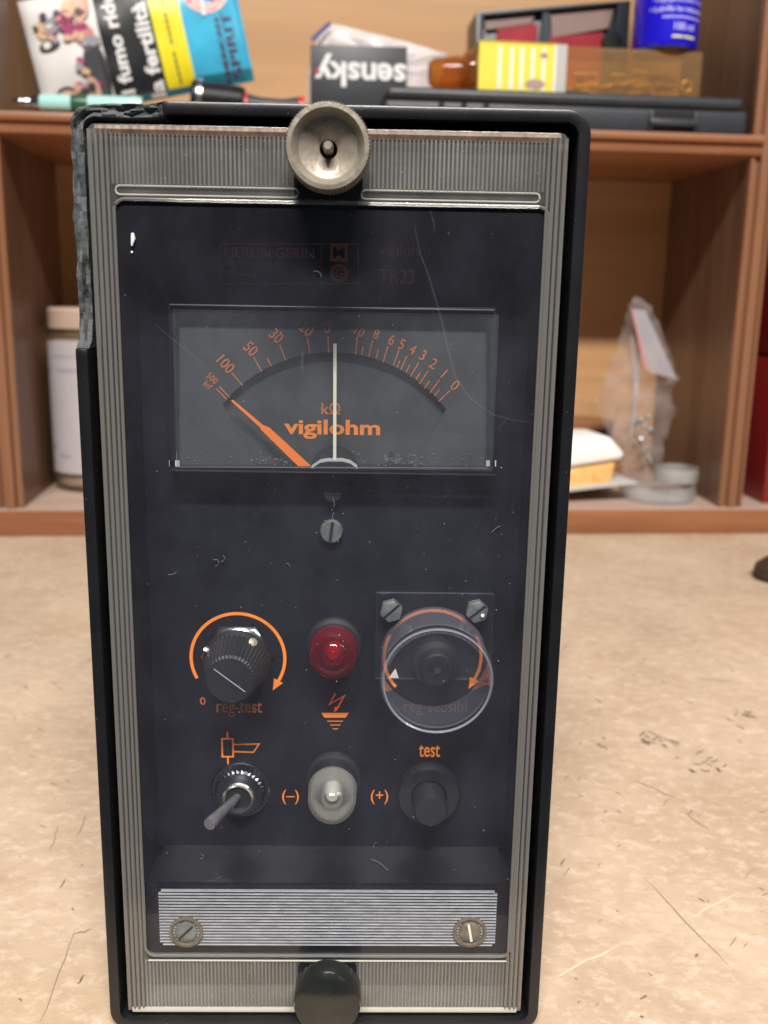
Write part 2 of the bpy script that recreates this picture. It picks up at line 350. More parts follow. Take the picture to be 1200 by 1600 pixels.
for a, b, wd in [((995, 1362), (1148, 1518), .0003), ((985, 1218), (1062, 1250), .0005), ((1010, 1140), (1065, 1170), .0009), ((118, 1450), (62, 1600), .0004),
                 ((92, 1290), (78, 1330), .0004), ((135, 1272), (120, 1310), .0003), ((116, 1462), (143, 1453), .0006), ((1180, 1275), (1200, 1266), .0006), ((1088, 1058), (1150, 1068), .0006), ((1070, 1270), (1110, 1300), .0004)]:
    bench_mark('scratch', wob(a, b), wd, 'bench_scratch')
for a, b, wd in [((860, 1532), (975, 1474), .0010), ((1068, 1440), (1160, 1395), .0008)]:
    bench_mark('scuff', wob(a, b), wd, 'bench_scuff')
for (cx, cy), n, spread in [((1005, 1155), 9, 20), ((1092, 1195), 12, 17), ((1150, 1115), 9, 22), ((935, 1165), 5, 14), ((1040, 1160), 7, 16)]:
    for k in range(n):
        x = cx+random.gauss(0, spread); y = cy+random.gauss(0, spread*.35); l = random.uniform(5, 16); a = random.choice((.5, .5, .4, -.5))
        bench_mark('stain', wob((x, y), (x+l, y+l*a), 5, 1.5), random.uniform(.0004, .0012), 'stain')
for k in range(70):
    side = random.random() < .75
    x = random.uniform(870, 1195) if side else random.uniform(5, 150); y = random.uniform(1000, 1590)
    l = random.uniform(3, 11); a = random.choice((.45, .3, .6, -.6, -1.5))
    bench_mark('stain', wob((x, y), (x+l, y+l*a), 4, 1), random.uniform(.0003, .0009), random.choice(('stain', 'bench_scratch', 'bench_scratch')))

# ------------------------------------------------------------------ wooden shelf unit
XL, XR, ZT, DEP = -.251, .295, .303, .16
shelf = tag(empty('wooden_shelf_unit', SO, SY), 'brown wooden shelf unit with moulded edges standing at the back of the bench', 'shelf unit')
MB().box(-.60, .75, -.010, .20, 0, .0195).build('base_board', ['edge_wood'], shelf, bevel=.0015)
MB().box(-.598, .748, -.0085, .198, .0196, .0205).build('base_top', 'board_top', shelf)
tb = MB(); prof = [(-.004, .2875), (-.0065, .289), (-.0065, .2925), (-.0045, .294), (-.0045, .296), (-.008, .2975), (-.0085, .300), (-.0075, .3025), (-.004, .303), (DEP, .303), (DEP, .2875)]
n = len(prof)
tb.add([(XL-.006, d, z) for d, z in prof]+[(XR+.006, d, z) for d, z in prof], [tuple(range(n)), tuple(range(2*n-1, n-1, -1))]+[(i, (i+1) % n, n+(i+1) % n, n+i) for i in range(n)])
tb.build('shelf_board', 'edge_wood', shelf)
for sgn, x in ((-1, XL), (1, XR)):
    a, b = (x-.018, x) if sgn < 0 else (x, x+.018)
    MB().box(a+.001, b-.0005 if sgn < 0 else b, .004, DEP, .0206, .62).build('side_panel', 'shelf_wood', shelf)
    f0, f1 = (x-.0185, x+.0005) if sgn < 0 else (x-.0005, x+.0185)
    pm = MB(); w3 = (f1-f0)
    for q0, q1, dd in ((0, .16, -.004), (.16, .36, -.0015), (.36, .72, -.006), (.72, .86, -.002), (.86, 1, -.004)):
        pm.box(f0+w3*q0, f0+w3*q1, dd, .0038, .0207, .62)
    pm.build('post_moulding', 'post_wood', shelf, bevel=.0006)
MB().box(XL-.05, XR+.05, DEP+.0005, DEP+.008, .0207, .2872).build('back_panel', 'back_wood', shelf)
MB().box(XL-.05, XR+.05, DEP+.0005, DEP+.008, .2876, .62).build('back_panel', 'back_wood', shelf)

rc = tag(empty('red_cabinet', SW(.40, .10, .0206), SY), 'dark red painted cabinet side at the right, beyond the shelf post', 'cabinet')
MB().box(-.062, .20, -.090, .12, 0, .118).build('lower_door', 'red_cab', rc, bevel=.001)
MB().box(-.062, .20, -.090, .12, .1205, .55).build('upper_door', 'red_cab', rc, bevel=.001)
MB().box(-.060, .198, -.088, .118, .118, .1205).build('seam', 'hole_black', rc)

# ================================================================== the instrument
dev = tag(empty('insulation_monitor'), 'black insulation monitor with clear screwed-on front cover, broken at its upper left corner', 'meter')
CW, CZ0, CZ1 = .05, .004, .2167                   # clear cover
OX, OZ0, OZ1 = .0544, .0, .2211                   # case outside
YF = -.0012                                       # front of the rim
# --- case: rim round the cover (broken away at the upper left), body behind
outer = rrect(-OX, OX, OZ0, OZ1, .0050, 8); inner = rrect(-OX+.0027, OX-.0027, OZ0+.0024, OZ1-.0026, .0026, 8)
def resample(A, B, step=.0015):
    a2, b2 = [], []; n = len(A)
    for i in range(n):
        p, q = Vector(A[i]), Vector(A[(i+1) % n]); p2, q2 = Vector(B[i]), Vector(B[(i+1) % n]); k = max(1, int((q-p).length/step))
        for j in range(k): a2.append(tuple(p.lerp(q, j/k))); b2.append(tuple(p2.lerp(q2, j/k)))
    return a2, b2
A, B = resample(outer, inner)
ZB = at(125, 540, 0).z; XB = at(243, 178, 0).x
def broken(p): return (p[0] < -OX+.006 and p[1] > ZB) or (p[1] > OZ1-.006 and p[0] < XB)
nA = len(A); st = next(i for i in range(nA) if broken(A[i-1]) and not broken(A[i]))
idx = [(st+i) % nA for i in range(nA)]
good = [i for i in idx if not broken(A[i])]; bad = [good[-1]]+[i for i in idx if broken(A[i])]+[good[0]]
MB().ring([A[i] for i in good], [B[i] for i in good], YF, .026, closed=False).build('rim', 'black_plastic', dev, bevel=.0005)
fr = MB(); rows = 7; v = []
for k, i in enumerate(bad):
    for r in range(rows):
        t = r/(rows-1); p = Vector(A[i]).lerp(Vector(B[i]), t*1.0)
        e = min(k, len(bad)-1-k); amp = min(1, e/4)
        base = YF+.0022+(.0022*amp)
        y = base+.0014*amp*noise.noise(Vector((p.x*160, p.y*160, r*.35)))+.0009*noise.noise(Vector((p.x*600, p.y*600, 3+r*.8)))+.0006*t
        if e == 0: y = YF+.0012
        jx = .0007*amp*abs(noise.noise(Vector((p.x*300, p.y*300, 9)))) if r == 0 else 0
        d = (Vector(B[i])-Vector(A[i])).normalized()
        v.append((p.x+d.x*jx, y, p.y+d.y*jx))
    for r in (rows-1, 0): v.append((*[(B, A)[r == 0][i][0]], .026, (B, A)[r == 0][i][1]))
R2 = rows+2; ff = []
for k in range(len(bad)-1):
    for r in range(R2): ff.append((k*R2+r, k*R2+(r+1) % R2, (k+1)*R2+(r+1) % R2, (k+1)*R2+r))
fr.add(v, ff); fr.build('broken_edge', 'fracture', dev, smooth=22)
MB().prism(rrect(-OX, OX, OZ0, OZ1, .005, 8), .0261, .165).build('case_body', 'black_plastic', dev, bevel=.0004)
nk = MB()
for k in range(80):
    i = random.choice(good); t = random.uniform(.12, .88); p = Vector(A[i]).lerp(Vector(B[i]), t); r = .00003+.00009*random.random()**3
    nk.add([(p.x+r*math.cos(q)*random.uniform(.5, 1.4), YF-.00006, p.y+r*math.sin(q)*random.uniform(.6, 2)) for q in (0, 1.3, 2.6, 3.9, 5.2)], [(0, 1, 2, 3, 4)])
nk.build('rim_specks', 'lint_grey', dev, smooth=0, kind='stuff')
# --- inner frame and front panel
WX0, WX1, WZ0, WZ1 = -.0454, .0470, .0202, .2022   # window in the cover
PY = .021
panel = MB().box(WX0-.0002, WX1+.0002, PY, PY+.002, .0380, WZ1).build('front_panel', 'panel_black', dev)
fm = MB()
fm.box(WX0-.003, WX0-.0003, .0022, .0255, .012, .2095); fm.box(WX1+.0003, WX1+.003, .0022, .0255, .012, .2095)
fm.box(WX0-.0002, WX1+.0002, .0022, .0255, WZ1+.0006, .2095)
fm.box(WX0-.0002, WX1+.0002, .0062, .0255, .012, .0366)
fm.build('inner_frame', 'panel_black', dev)
# ledge under the panel: a sloped floor
lg = MB(); lg.add([(WX0+.0015, .0065, .0368), (WX1-.0015, .0065, .0368), (WX1-.0015, PY-.0001, .0384), (WX0+.0015, PY-.0001, .0384)], [(0, 1, 2, 3)]); lg.build('ledge', 'black_plastic', dev)
# ribbed strip at the foot
SXa, SXb = at(243, 1393, .0035).x, at(781, 1393, .0035).x; SZ1, SZ0 = at(500, 1394, .0035).z, at(500, 1482, .0035).z
strip = MB().prism(rrect(SXa, SXb, SZ0, SZ1, .0012, 4), .0048, .0061).build('ribbed_strip', 'black_plastic', dev)
nr = 19; pr_ = (SZ1-SZ0)/nr; rb = MB()
for k in range(nr):
    z = SZ0+pr_*(k+.5); hh = pr_*.31; e = .0005 if 0 < k < nr-1 else .0012
    prof = [(.0048, -hh), (.0043, -hh*.75), (.0041, -hh*.2), (.0041, hh*.2), (.0043, hh*.75), (.0048, hh)]
    m_ = len(prof); v = [(SXa+e, y, z+q) for y, q in prof]+[(SXb-e, y, z+q) for y, q in prof]
    rb.add(v, [(i, i+1, m_+i+1, m_+i) for i in range(m_-1)]+[tuple(range(m_)), tuple(range(2*m_-1, m_-1, -1))])
rb.build('groove_rib', 'ribbed_sheen', strip)
def slot_screw(name, u, v, Y, rpx, m, parent, ang, hexa=False, h=.0012, wslot=.22, slotmat='hole_black'):
    P = at(u, v, Y); r = rpx*ppm(P); mb = MB()
    if hexa:
        pts = [(P.x+r*math.cos(PI/3*i+.3), P.z+r*math.sin(PI/3*i+.3)) for i in range(6)]; mb.prism(pts, Y-h, Y)
        o = mb.build(name, m, parent, bevel=.00018)
    else:
        mb.lathe([(r, 0), (r, h*.7), (r*.88, h), (0, h)], P, seg=32); o = mb.build(name, m, parent)
    c, s = math.cos(ang), math.sin(ang); L, W = r*.93, r*wslot/2
    q = [(P.x+a*c-b*s, P.z+a*s+b*c) for a, b in ((-L, -W), (L, -W), (L, W), (-L, W))]
    MB().sheet(q, Y-h-.00006).build('slot', slotmat, o, smooth=0)
    return o
for u, ang in ((291, .8), (734, 1.75)):
    P = at(u, 1455, .0041); r = 26*ppm(P)
    mb = MB(); mb.lathe([(r, 0), (r, .0009), (r*.86, .0009), (r*.8, .0002), (0, .0002)], (P.x, .0044, P.z), seg=40); mb.build('screw_well', 'nickel_dirty', strip)
    slot_screw('screw', u, 1455, .0041, 17, 'dull_steel' if u < 500 else 'nickel_dirty', strip, ang, h=.0007, slotmat='cream' if u > 500 else 'hole_black')

# --- lettering on the panel
T = lambda *a, **k: text(*a, Y=PY, parent=panel, **k)
def letter(body, u, v, h, m, width=None, rot=0, weight=0): return text(body, 'lettering', u, v, h, PY, m, panel, rot=rot, weight=weight, width=width)
letter('MERLIN·GERIN', 421, 395, 16, 'orange_logo', 140); letter('ELECTRONIQUE', 394, 412, 6.5, 'orange_logo', 84); letter('France', 381, 428, 8, 'orange_logo', 38)
letter('vigilohm', 632, 393, 21, 'orange_logo', 80); letter('TR23', 620, 432, 22, 'orange_logo', 56)
lb = MB(); stroke(lb, [px(344, 381, PY), px(560, 381, PY), px(560, 443, PY), px(344, 443, PY)], .00022, PY-.00012, True)
stroke(lb, [px(502, 381, PY), px(502, 443, PY)], .0002, PY-.00013); lb.build('logo_frame', 'orange_logo', panel, smooth=0)
eb = MB(); a, b = px(516, 381, PY), px(543, 409, PY); eb.sheet([(a[0], b[1]), (b[0], b[1]), (b[0], a[1]), (a[0], a[1])], PY-.00013)
c0 = px(529.5, 427, PY); r1 = 14.5*ppm(at(529, 427, PY)); eb.ring(circ(*c0, r1), circ(*c0, r1*.62), PY-.00014, PY-.00010)
eb.build('logo_emblem', 'orange_logo', panel, smooth=0)
text('M', 'lettering', 529.5, 395, 17, PY, 'panel_black', panel, width=18, weight=.02, lift=.0003)
text('G', 'lettering', 530, 427, 14, PY, 'orange_logo', panel, width=12, weight=.02, lift=.0002)
letter('reg-test', 374, 1108, 26, 'orange_dim', 71, weight=.012); letter('0', 317, 1095, 13, 'orange_dim', 9, weight=.02)
letter('reg-sensibl', 680, 1106, 26, 'print_rust', 98, weight=.008); letter('test', 671, 1173, 21, 'orange', 33, weight=.012)
letter('(–)', 454, 1245, 25, 'orange', 26); letter('(+)', 593, 1245, 25, 'orange', 27)
def arc_arrow(cu, cv, rpx, a0, a1, m, head=True):
    P = at(cu, cv, PY); s = ppm(P); r = rpx*s; mb = MB(); n = 44
    pts = [(P.x+r*math.cos(a0+(a1-a0)*i/n), P.z+r*math.sin(a0+(a1-a0)*i/n)) for i in range(n+1)]
    stroke(mb, pts, 5*s, PY-.00012)
    if head:
        e = Vector(pts[-1]); t = (e-Vector(pts[-2])).normalized(); nn = Vector((-t.y, t.x)); 
        q = [e-t*2*s+nn*8*s, e-t*2*s-nn*8*s, e+t*17*s]; mb.sheet([tuple(x) for x in q], PY-.00014)
    return mb.build('dial_arrow', m, panel, smooth=0)
D2 = math.radians
arc_arrow(372, 1028, 73, D2(208), D2(-32), 'orange')
arc_arrow(676, 1026, 76, D2(222), D2(-30), 'orange')
# earth-fault symbol
sm = MB(); s0 = ppm(at(523, 1115, PY))
def pl(pts): return [px(u, v, PY) for u, v in pts]
stroke(sm, pl([(524, 1083), (515, 1100), (538, 1087), (525, 1110)]), 2.4*s0, PY-.00012)
sm.sheet(pl([(523, 1104), (531, 1104), (522, 1113)]), PY-.00013); sm.sheet(pl([(502, 1113.5), (545, 1113.5), (540, 1121), (507, 1121)]), PY-.00012)
for u0, u1, v_ in ((511, 536, 1126.5), (516, 532, 1132.5), (520, 528, 1138.5)): stroke(sm, pl([(u0, v_), (u1, v_)]), 1.4*s0, PY-.00012)
sm.build('earth_symbol', 'orange', panel, smooth=0)
sm = MB()
stroke(sm, pl([(347, 1154), (364, 1154), (364.5, 1182), (347.5, 1182)]), 2.6*s0, PY-.00012, True)
stroke(sm, pl([(355.5, 1143), (355.5, 1153)]), 2.6*s0, PY-.00013); stroke(sm, pl([(356, 1183), (356.5, 1194)]), 2.6*s0, PY-.00013)
stroke(sm, pl([(365.5, 1163), (405, 1162), (396, 1175), (366, 1174)]), 2.4*s0, PY-.00014)
sm.build('horn_symbol', 'orange', panel, smooth=0)

# --- meter
DY = .0185
meter = MB().ring([px(262, 478, .0158), px(776, 480, .0158), px(776, 741, .0158), px(262, 739, .0158)],
                  [px(276, 488, .0158), px(763, 489, .0158), px(763, 731, .0158), px(276, 729, .0158)], .0160, PY-.0001).build('meter_housing', 'panel_black', dev, bevel=.0004)
arc_c = at(521, 772, DY); arc_r = 219*ppm(arc_c)
angs = [D2(141+(38-141)*i/28) for i in range(29)]
arc = [(arc_c.x+arc_r*math.cos(t), arc_c.z+arc_r*math.sin(t)) for t in angs]
q = [px(268, 484, DY), px(770, 485, DY), px(770, 736, DY), px(640, 735, DY)]+arc[::-1]+[px(404, 734, DY), px(268, 734, DY)]
dial = MB().prism(q, DY, DY+.0012).build('scale_plate', 'dial_grey', meter, smooth=20)
MB().box(px(300, 560, DY)[0], px(740, 560, DY)[0], .0203, .0208, px(500, 742, DY)[1], px(500, 540, DY)[1]).build('lower_plate', 'dial_low', meter)
def zz(x, y): return px(240+x/2.1429, 460+y/2.1429, DY)
tk = MB()
for a, b in [((210, 315), (245, 352)), ((220, 308), (255, 345)), ((262, 263), (298, 304)), ((335, 210), (362, 258)), ((380, 213), (394, 240)), ((422, 168), (442, 220)), ((514, 142), (524, 198)), ((584, 138), (586, 194)),
             ((683, 140), (676, 200)), ((702, 173), (697, 203)), ((734, 152), (720, 208)), ((752, 185), (745, 215)), ((785, 172), (768, 228)), ((822, 185), (803, 238)), ((825, 221), (814, 245)), ((848, 205), (828, 252)),
             ((858, 235), (845, 262)), ((888, 228), (860, 275)), ((893, 262), (878, 285)), ((920, 255), (890, 300)), ((924, 290), (906, 315)), ((958, 285), (925, 330)), ((958, 318), (940, 340)), ((992, 322), (955, 358))]:
    stroke(tk, [zz(*a), zz(*b)], .00028, DY-.00012)
tk.build('scale_tick', 'orange_dim', dial if False else meter, smooth=0)
for b_, u, v, h, r in [('500', 332, 591, 9, -42), ('Inf', 325, 602, 9, -42), ('100', 353, 569, 15, -48), ('50', 392, 545, 15, -46), ('30', 432, 525, 15, -42), ('20', 479, 514, 15, -42), ('15', 512, 511, 14, -52),
                       ('10', 562, 518, 13, -30), ('8', 588, 522, 13, -18), ('6', 612, 531, 14, -18), ('5', 628, 538, 14, -22), ('4', 645, 546, 13, -28), ('3', 661, 555, 14, -30), ('2', 677, 568, 14, -34), ('1', 694, 584, 14, -40), ('0', 711, 602, 15, -40)]:
    text(b_, 'scale_number', u, v, h*1.2, DY, 'orange_dim', meter, rot=r, weight=.012, cond=.85)
text('kΩ', 'lettering', 517, 638, 19, .0203, 'orange_dim', meter, width=30, weight=.015)
text('vigilohm', 'lettering', 519, 671, 31, .0203, 'orange', meter, width=150, weight=.028)
nd = MB(); YN = .0172; Q = [px(u, v, YN) for u, v in ((361, 626), (364, 624.5), (411, 664), (421, 668), (486, 728), (466, 728), (408, 671), (407, 668))]
nd.prism(Q, YN-.0003, YN); nd.build('pointer_needle', 'needle_orange', meter, smooth=0)
nd = MB(); Q = [px(u, v  , .0166) for u, v in ((521, 537), (526, 537), (525.5, 722), (520.5, 722))]; nd.prism(Q, .0162, .0166); nd.build('set_needle', 'cream', meter, smooth=0)
br = MB(); pa = [px(487, 728, .0168), px(500, 720, .0158), px(512, 718, .0158), px(535, 718, .0158), px(547, 721, .0158), px(558, 729, .0158)]
for i in range(5):
    a, b = pa[i], pa[i+1]; br.add([(a[0], .0160, a[1]-.0005), (b[0], .0160, b[1]-.0005), (b[0], .0160, b[1]), (a[0], .0160, a[1]), (a[0], .0180, a[1]), (b[0], .0180, b[1])], [(0, 1, 2, 3), (3, 2, 5, 4)])
br.build('needle_bracket', 'pale_metal', meter)
hm = MB(); P = at(523, 733, .0195); hm.lathe([(.0058, 0), (.0058, .0005), (0, .0005)], P, seg=36); hm.build('pivot_recess', 'hole_black', meter)
P = at(611, 710, DY); MB().lathe([(.0007, 0), (.0006, .0003), (0, .0003)], P, seg=16).build('dial_screw', 'hole_black', meter)
for u in (273, 767):
    cb = MB(); s = 1 if u < 500 else -1
    a = px(u-3, 728, .0165); b = px(u+3, 690, .0165); cb.box(min(a[0], b[0]), max(a[0], b[0]), .0162, .0168, a[1], b[1])
    a = px(u-8, 728, .0165); b = px(u+8, 719, .0165); cb.box(min(a[0], b[0]), max(a[0], b[0]), .0160, .0161, a[1], b[1])
    cb.build('clip', 'pale_metal', meter)
dg = MB()
for k in range(150):
    u = random.choice((random.uniform(392, 455), random.uniform(600, 660), random.uniform(290, 760))); v_ = random.gauss(719, 5)
    if v_ > 729: continue
    p = at(u, v_, DY); r = random.uniform(.00006, .00022); a = random.uniform(0, 3)
    dg.add([(p.x+r*1.8*math.cos(a+t), DY-.00025, p.z+r*math.sin(a+t*1.0)) for t in (0, 1.5, 3.1, 4.6)], [(0, 1, 2, 3)])
dg.build('dust', 'dial_dust', meter, smooth=0, kind='stuff')
lens = MB(); a, b = px(268, 483, .0152), px(770, 736, .0152); lens.box(a[0], b[0], .0150, .0157, b[1], a[1]); lens.build('meter_window', 'meter_clear', meter, bevel=.0003)
a, b = px(264, 480, .0150), px(774, 485, .0150)
tp = MB(); tp.box(a[0], b[0], .0146, .0158, b[1]+.0003, a[1]+.0002); tp.build('window_lip', 'knob_black', meter, bevel=.00045, bseg=3)
a, b = px(264, 735, .0145), px(774, 742, .0145)
tp = MB(); tp.box(a[0], b[0], .0138, .0158, b[1], a[1]); tp.build('window_lip', 'knob_black', meter, bevel=.0003)
# adjusting screws under the meter
slot_screw('adjusting_screw', 520, 768, PY-.0003, 15, 'knob_black', dev, 0, h=.0022, slotmat='dull_steel', wslot=.12)
slot_screw('screw', 518, 829, PY, 18, 'dull_steel', dev, 1.45, h=.0020, wslot=.26)

# --- adjusting knob "reg-test"
def knob_group():
    P = at(372, 1026, PY)
    k = MB(); k.lathe([(.0080, 0), (.0080, .0004), (.0070, .0004)], P, seg=48)
    k.lathe([(.0096, .0006), (.0066, .0024)], P, seg=6)
    k.build('nut', 'chrome', dev, bevel=.0002)
    k = MB(); seg = 84
    k.lathe([(.0079, .0026), (.0084, .0032), (.0080, .0046), (.0076, .0052), (.0062, .0150), (.0056, .0156), (0, .0156)], P, seg=seg, knurl=((3, 4), .028)); o = k.build('adjusting_knob', 'knob_black', dev, smooth=25)
    F = (P.x, P.y-.0156, P.z); l = MB(); a = D2(-38); d = Vector((math.cos(a), 0, math.sin(a)))
    pts = [(F[0]+d.x*t, F[2]+d.z*t) for t in (-.0047, .0047)]; stroke(l, pts, .00028, F[1]-.00008); l.build('pointer_line', 'scratch', o, smooth=0)
    for u, v, r in ((395, 1004, .0012), (323, 1015, .0008)):
        q = at(u, v, PY-.0062); g = MB(); g.lathe([(r, 0), (r*.9, r*.35), (r*.3, r*.5), (0, r*.5)], (q.x, q.y, q.z), axis=(.3, -.7, .6), seg=20); g.build('grub_screw', 'nickel_dirty' if r > .001 else 'steel', o)
knob_group()
# --- guarded trimmer on the right
gd = at(676, 1024, PY); gp = MB()
a, b = px(588, 924, PY), px(766, 1060, PY)
gp.box(a[0], b[0], PY-.0012, PY-.0002, b[1], a[1]); guard = gp.build('guard_cap', 'guard_clear', dev, bevel=.0002)
gr_ = 82*ppm(gd); g = MB()
g.lathe([(gr_*1.0, .0012), (gr_*1.0, .0030), (gr_*.985, .0145), (gr_*1.02, .0150), (gr_*1.02, .0158), (gr_*.985, .0163), (gr_*.985, .0170), (gr_*1.0, .0174), (gr_*.95, .0176), (gr_*.90, .0172), (gr_*.90, .0160)], gd, seg=72)
g.f = [f for f in g.f if len(f) == 4]; g.mi = g.mi[:len(g.f)]
g.build('guard_tube', 'guard_clear', guard, smooth=40)
g = MB(); g.lathe([(gr_*.995, .0172), (gr_*.97, .0178), (gr_*.94, .0174)], gd, seg=72); g.f = [f for f in g.f if len(f) == 4]; g.mi = g.mi[:len(g.f)]
g.build('guard_lip', 'lip_clear', guard, smooth=60)
g = MB(); g.lathe([(gr_*.9, .0150), (0, .0150)], gd, seg=64); g.build('guard_window', 'guard_clear', guard)
tr_ = at(680, 1030, PY); g = MB(); g.lathe([(.0062, 0), (.0060, .0030), (.0045, .0036), (.0042, .0070), (.0038, .0075), (0, .0075)], tr_, seg=40); trim = g.build('trimmer', 'knob_black', dev, smooth=30)
g = MB(); g.lathe([(.0009, .0075), (.0009, .0079), (0, .0079)], tr_, seg=20); g.build('trimmer_pin', 'steel', trim)
a = px(603, 1058, PY-.004); MB().sheet([px(607, 1059, PY-.006), px(623, 1059, PY-.006), px(618, 1044, PY-.006)], PY-.0062).build('white_pointer', 'white_tri', trim, smooth=0)
slot_screw('hex_bolt', 611, 951, PY-.0014, 18, 'dull_steel', dev, .75, True, h=.0026)
slot_screw('hex_bolt', 744, 952, PY-.0014, 18, 'dull_steel', dev, .7, True, h=.0026)
P = at(754, 962, PY-.0042); MB().lathe([(.0005, 0), (.0004, .0003), (0, .0004)], P, seg=12).build('paint_chip', 'white_lint', dev)
# --- lamps
def lampcap(u, v, m, rpx, L, red):
    P = at(u, v, PY); r = rpx*ppm(P); b = MB()
    b.lathe([(r*1.22, 0), (r*1.18, .0010), (r*1.02, .0014), (r*1.0, .0032 if red else .0055), (r*.8, .0032 if red else .0055)], P, seg=48); o = b.build('lamp_base', 'knob_black', dev)
    DF = .8 if red else 1.0; z0 = .0032 if red else .0055; c = MB(); pr2 = [(r, z0), (r*1.04, z0+.0006), (r*1.02, z0+.0014), (r, L-r*DF)]
    for i in range(1, 9):
        t = PI/2*i/8; pr2.append((r*math.cos(t), L-r*DF+r*DF*math.sin(t)))
    if not red: pr2 = pr2+[(max(0, a-.0007) if k else 0, h-.0006) for k, (a, h) in enumerate(reversed(pr2))]
    c.lathe(pr2, P, seg=48); c.f = [f for f in c.f if len(f) == 4]; c.mi = c.mi[:len(c.f)]; c.build('lamp_cap', m, o)
    rb_ = r*.44; c = MB(); pr3 = [(rb_*.9, z0), (rb_, z0+.001), (rb_, L*.66)]
    for i in range(1, 7):
        t = PI/2*i/6; pr3.append((rb_*math.cos(t), L*.66+rb_*.8*math.sin(t)))
    c.lathe(pr3, P, seg=28); c.build('bulb', 'bulb_clear', o)
    c = MB(); c.lathe([(rb_*.75, z0), (rb_*.75, L*.5), (rb_*.5, L*.58), (0, L*.58)], P, seg=24); c.build('bulb_socket', 'red_paint' if red else 'pale_metal', o)
    return o
lampcap(522, 1006, 'red_clear', 36, .0130, True)
lampcap(521, 1215, 'bulb_clear', 36, .0172, False)
# --- push button
P = at(669, 1236, PY); s = ppm(P)
b = MB(); b.lathe([(49*s, 0), (49*s, .0022), (46*s, .0032), (28*s, .0032), (27*s, .0026), (26*s, .0010), (0, .0010)], P, seg=96, knurl=((0, 1), .008)); o = b.build('push_button', 'knob_black', dev, smooth=30)
b = MB(); b.lathe([(25*s, .0008), (25*s, .0098), (23*s, .0106), (8*s, .0103), (0, .0102)], P, seg=48); b.build('plunger', 'knob_black', o)
# --- toggle switch
P = at(376, 1232, PY); s = ppm(P)
b = MB(); b.lathe([(46*s, 0), (46*s, .0007), (44*s, .0009), (30*s, .0009)], P, seg=64); b.lathe([(38*s, .0009), (38*s, .0026), (35*s, .0031), (27*s, .0031)], P, seg=64, knurl=((0, 1), .035)); tg = b.build('toggle_switch', 'dark_chrome', dev, smooth=25)
b = MB(); b.lathe([(26*s, .0022), (26*s, .0052), (24*s, .0056), (20*s, .0054), (17*s, .0040), (0, .0036)], P, seg=48); b.build('bushing', 'steel', tg)
b = MB(); b.lathe([(18*s, .0046), (0, .0045)], P, seg=32); b.build('bushing_hole', 'hole_black', tg)
L0 = Vector((P.x-.0003, P.y-.0044, P.z)); L1 = at(327, 1288, PY-.0180)
b = MB(); b.tube([L0, L0.lerp(L1, .3), L0.lerp(L1, .7), L0.lerp(L1, .95), L1], [.0010, .00115, .00145, .00165, .0015], seg=20); b.build('lever', 'lever_steel', tg)

# --- clear cover
cover = MB(); A1, _ = resample(rrect(-CW, CW, CZ0, CZ1, .0016, 5), rrect(-CW, CW, CZ0, CZ1, .0016, 5), 1)
Wn = rrect(WX0, WX1, WZ0, WZ1, .0026, 5); cover.ring(rrect(-CW, CW, CZ0, CZ1, .0016, 5), Wn, .0004, .0018); cov = cover.build('clear_cover', 'plate_clear', dev, bevel=.0003)
Wi = rrect(WX0+.00005, WX1-.00005, WZ0+.00005, WZ1-.00005, .0026, 5)
win = MB().sheet(Wi, .0004).build('cover_window', 'cover_clear', cov, smooth=0)
wb = rrect(WX0+.0004, WX1-.0004, WZ0+.0004, WZ1-.0004, .0024, 8)
bt = MB(); bt.tube([(x, -.0001, z) for x, z in wb]+[(wb[0][0], -.0001, wb[0][1])], .00038, seg=8); bt.build('window_bead', 'edge_clear', cov)
KX = at(513, 300, 0).x; LZ = at(513, 303, 0).z
for s, e in ((-1, at(466, 300, 0).x), (1, at(565, 300, 0).x)):
    o_ = MB(); x1 = s*(CW-.0055); pts = rrect(min(x1, e), max(x1, e), LZ-.0009, LZ+.0009, .00088, 6)
    pts3 = [(x, .0000, z) for x, z in pts]+[(pts[0][0], .0000, pts[0][1])]; o_.tube(pts3, .00019, seg=6); o_.build('top_bead', 'bead_clear', cov)
# vertical ribs of the end strips (finer than ten pixels: one mesh each)
def ribs(z0, z1, skip, name):
    m_ = MB(); n = 100; pt = (2*CW-.0090)/n
    for k in range(n):
        x = -CW+.0045+pt*(k+.5)
        if skip and abs(x-skip[0]) < skip[1]: continue
        h = pt*.33; yy = random.uniform(-.00008, .00008)
        pf = [(x-h, .0004), (x-h*.72, -.00012+yy), (x-h*.2, -.00032+yy), (x+h*.2, -.00032+yy), (x+h*.72, -.00012+yy), (x+h, .0004)]
        v = [(a, b, z0) for a, b in pf]+[(a, b, z1) for a, b in pf]; c = len(pf)
        m_.add(v, [(i, i+1, c+i+1, c+i) for i in range(c-1)]+[tuple(range(c)), tuple(range(2*c-1, c-1, -1))])
    return m_.build(name, 'rib_clear', cov, smooth=60)
BX = at(511, 1560, 0).x
ribs(LZ+.0012, CZ1-.0020, (KX, .0080), 'strip_rib')
MB().prism(rrect(KX-.0072, KX+.0072, WZ1+.0003, CZ1-.0024, .0018, 5), -.0001, .0003).build('socket_or_shade_plate', 'black_plastic', dev); ribs(CZ0+.0016, WZ0-.0012, (BX, .0078), 'strip_rib')  # upper plate is added: darkness under the knob, its shadow included, as black plastic
for s in (-1, 1):
    for q, r in ((.00058, .00056), (.0018, .00044), (.0029, .00046), (.0040, .00036)):
        b = MB(); x = s*(CW-q); b.tube([(x, -.0001, CZ0+.0012), (x, -.0001, .1), (x, -.0001, CZ1-.0012)], r, seg=8); b.build('edge_bead', 'edge_clear', cov)
gm = MB(); n = 110; v = []
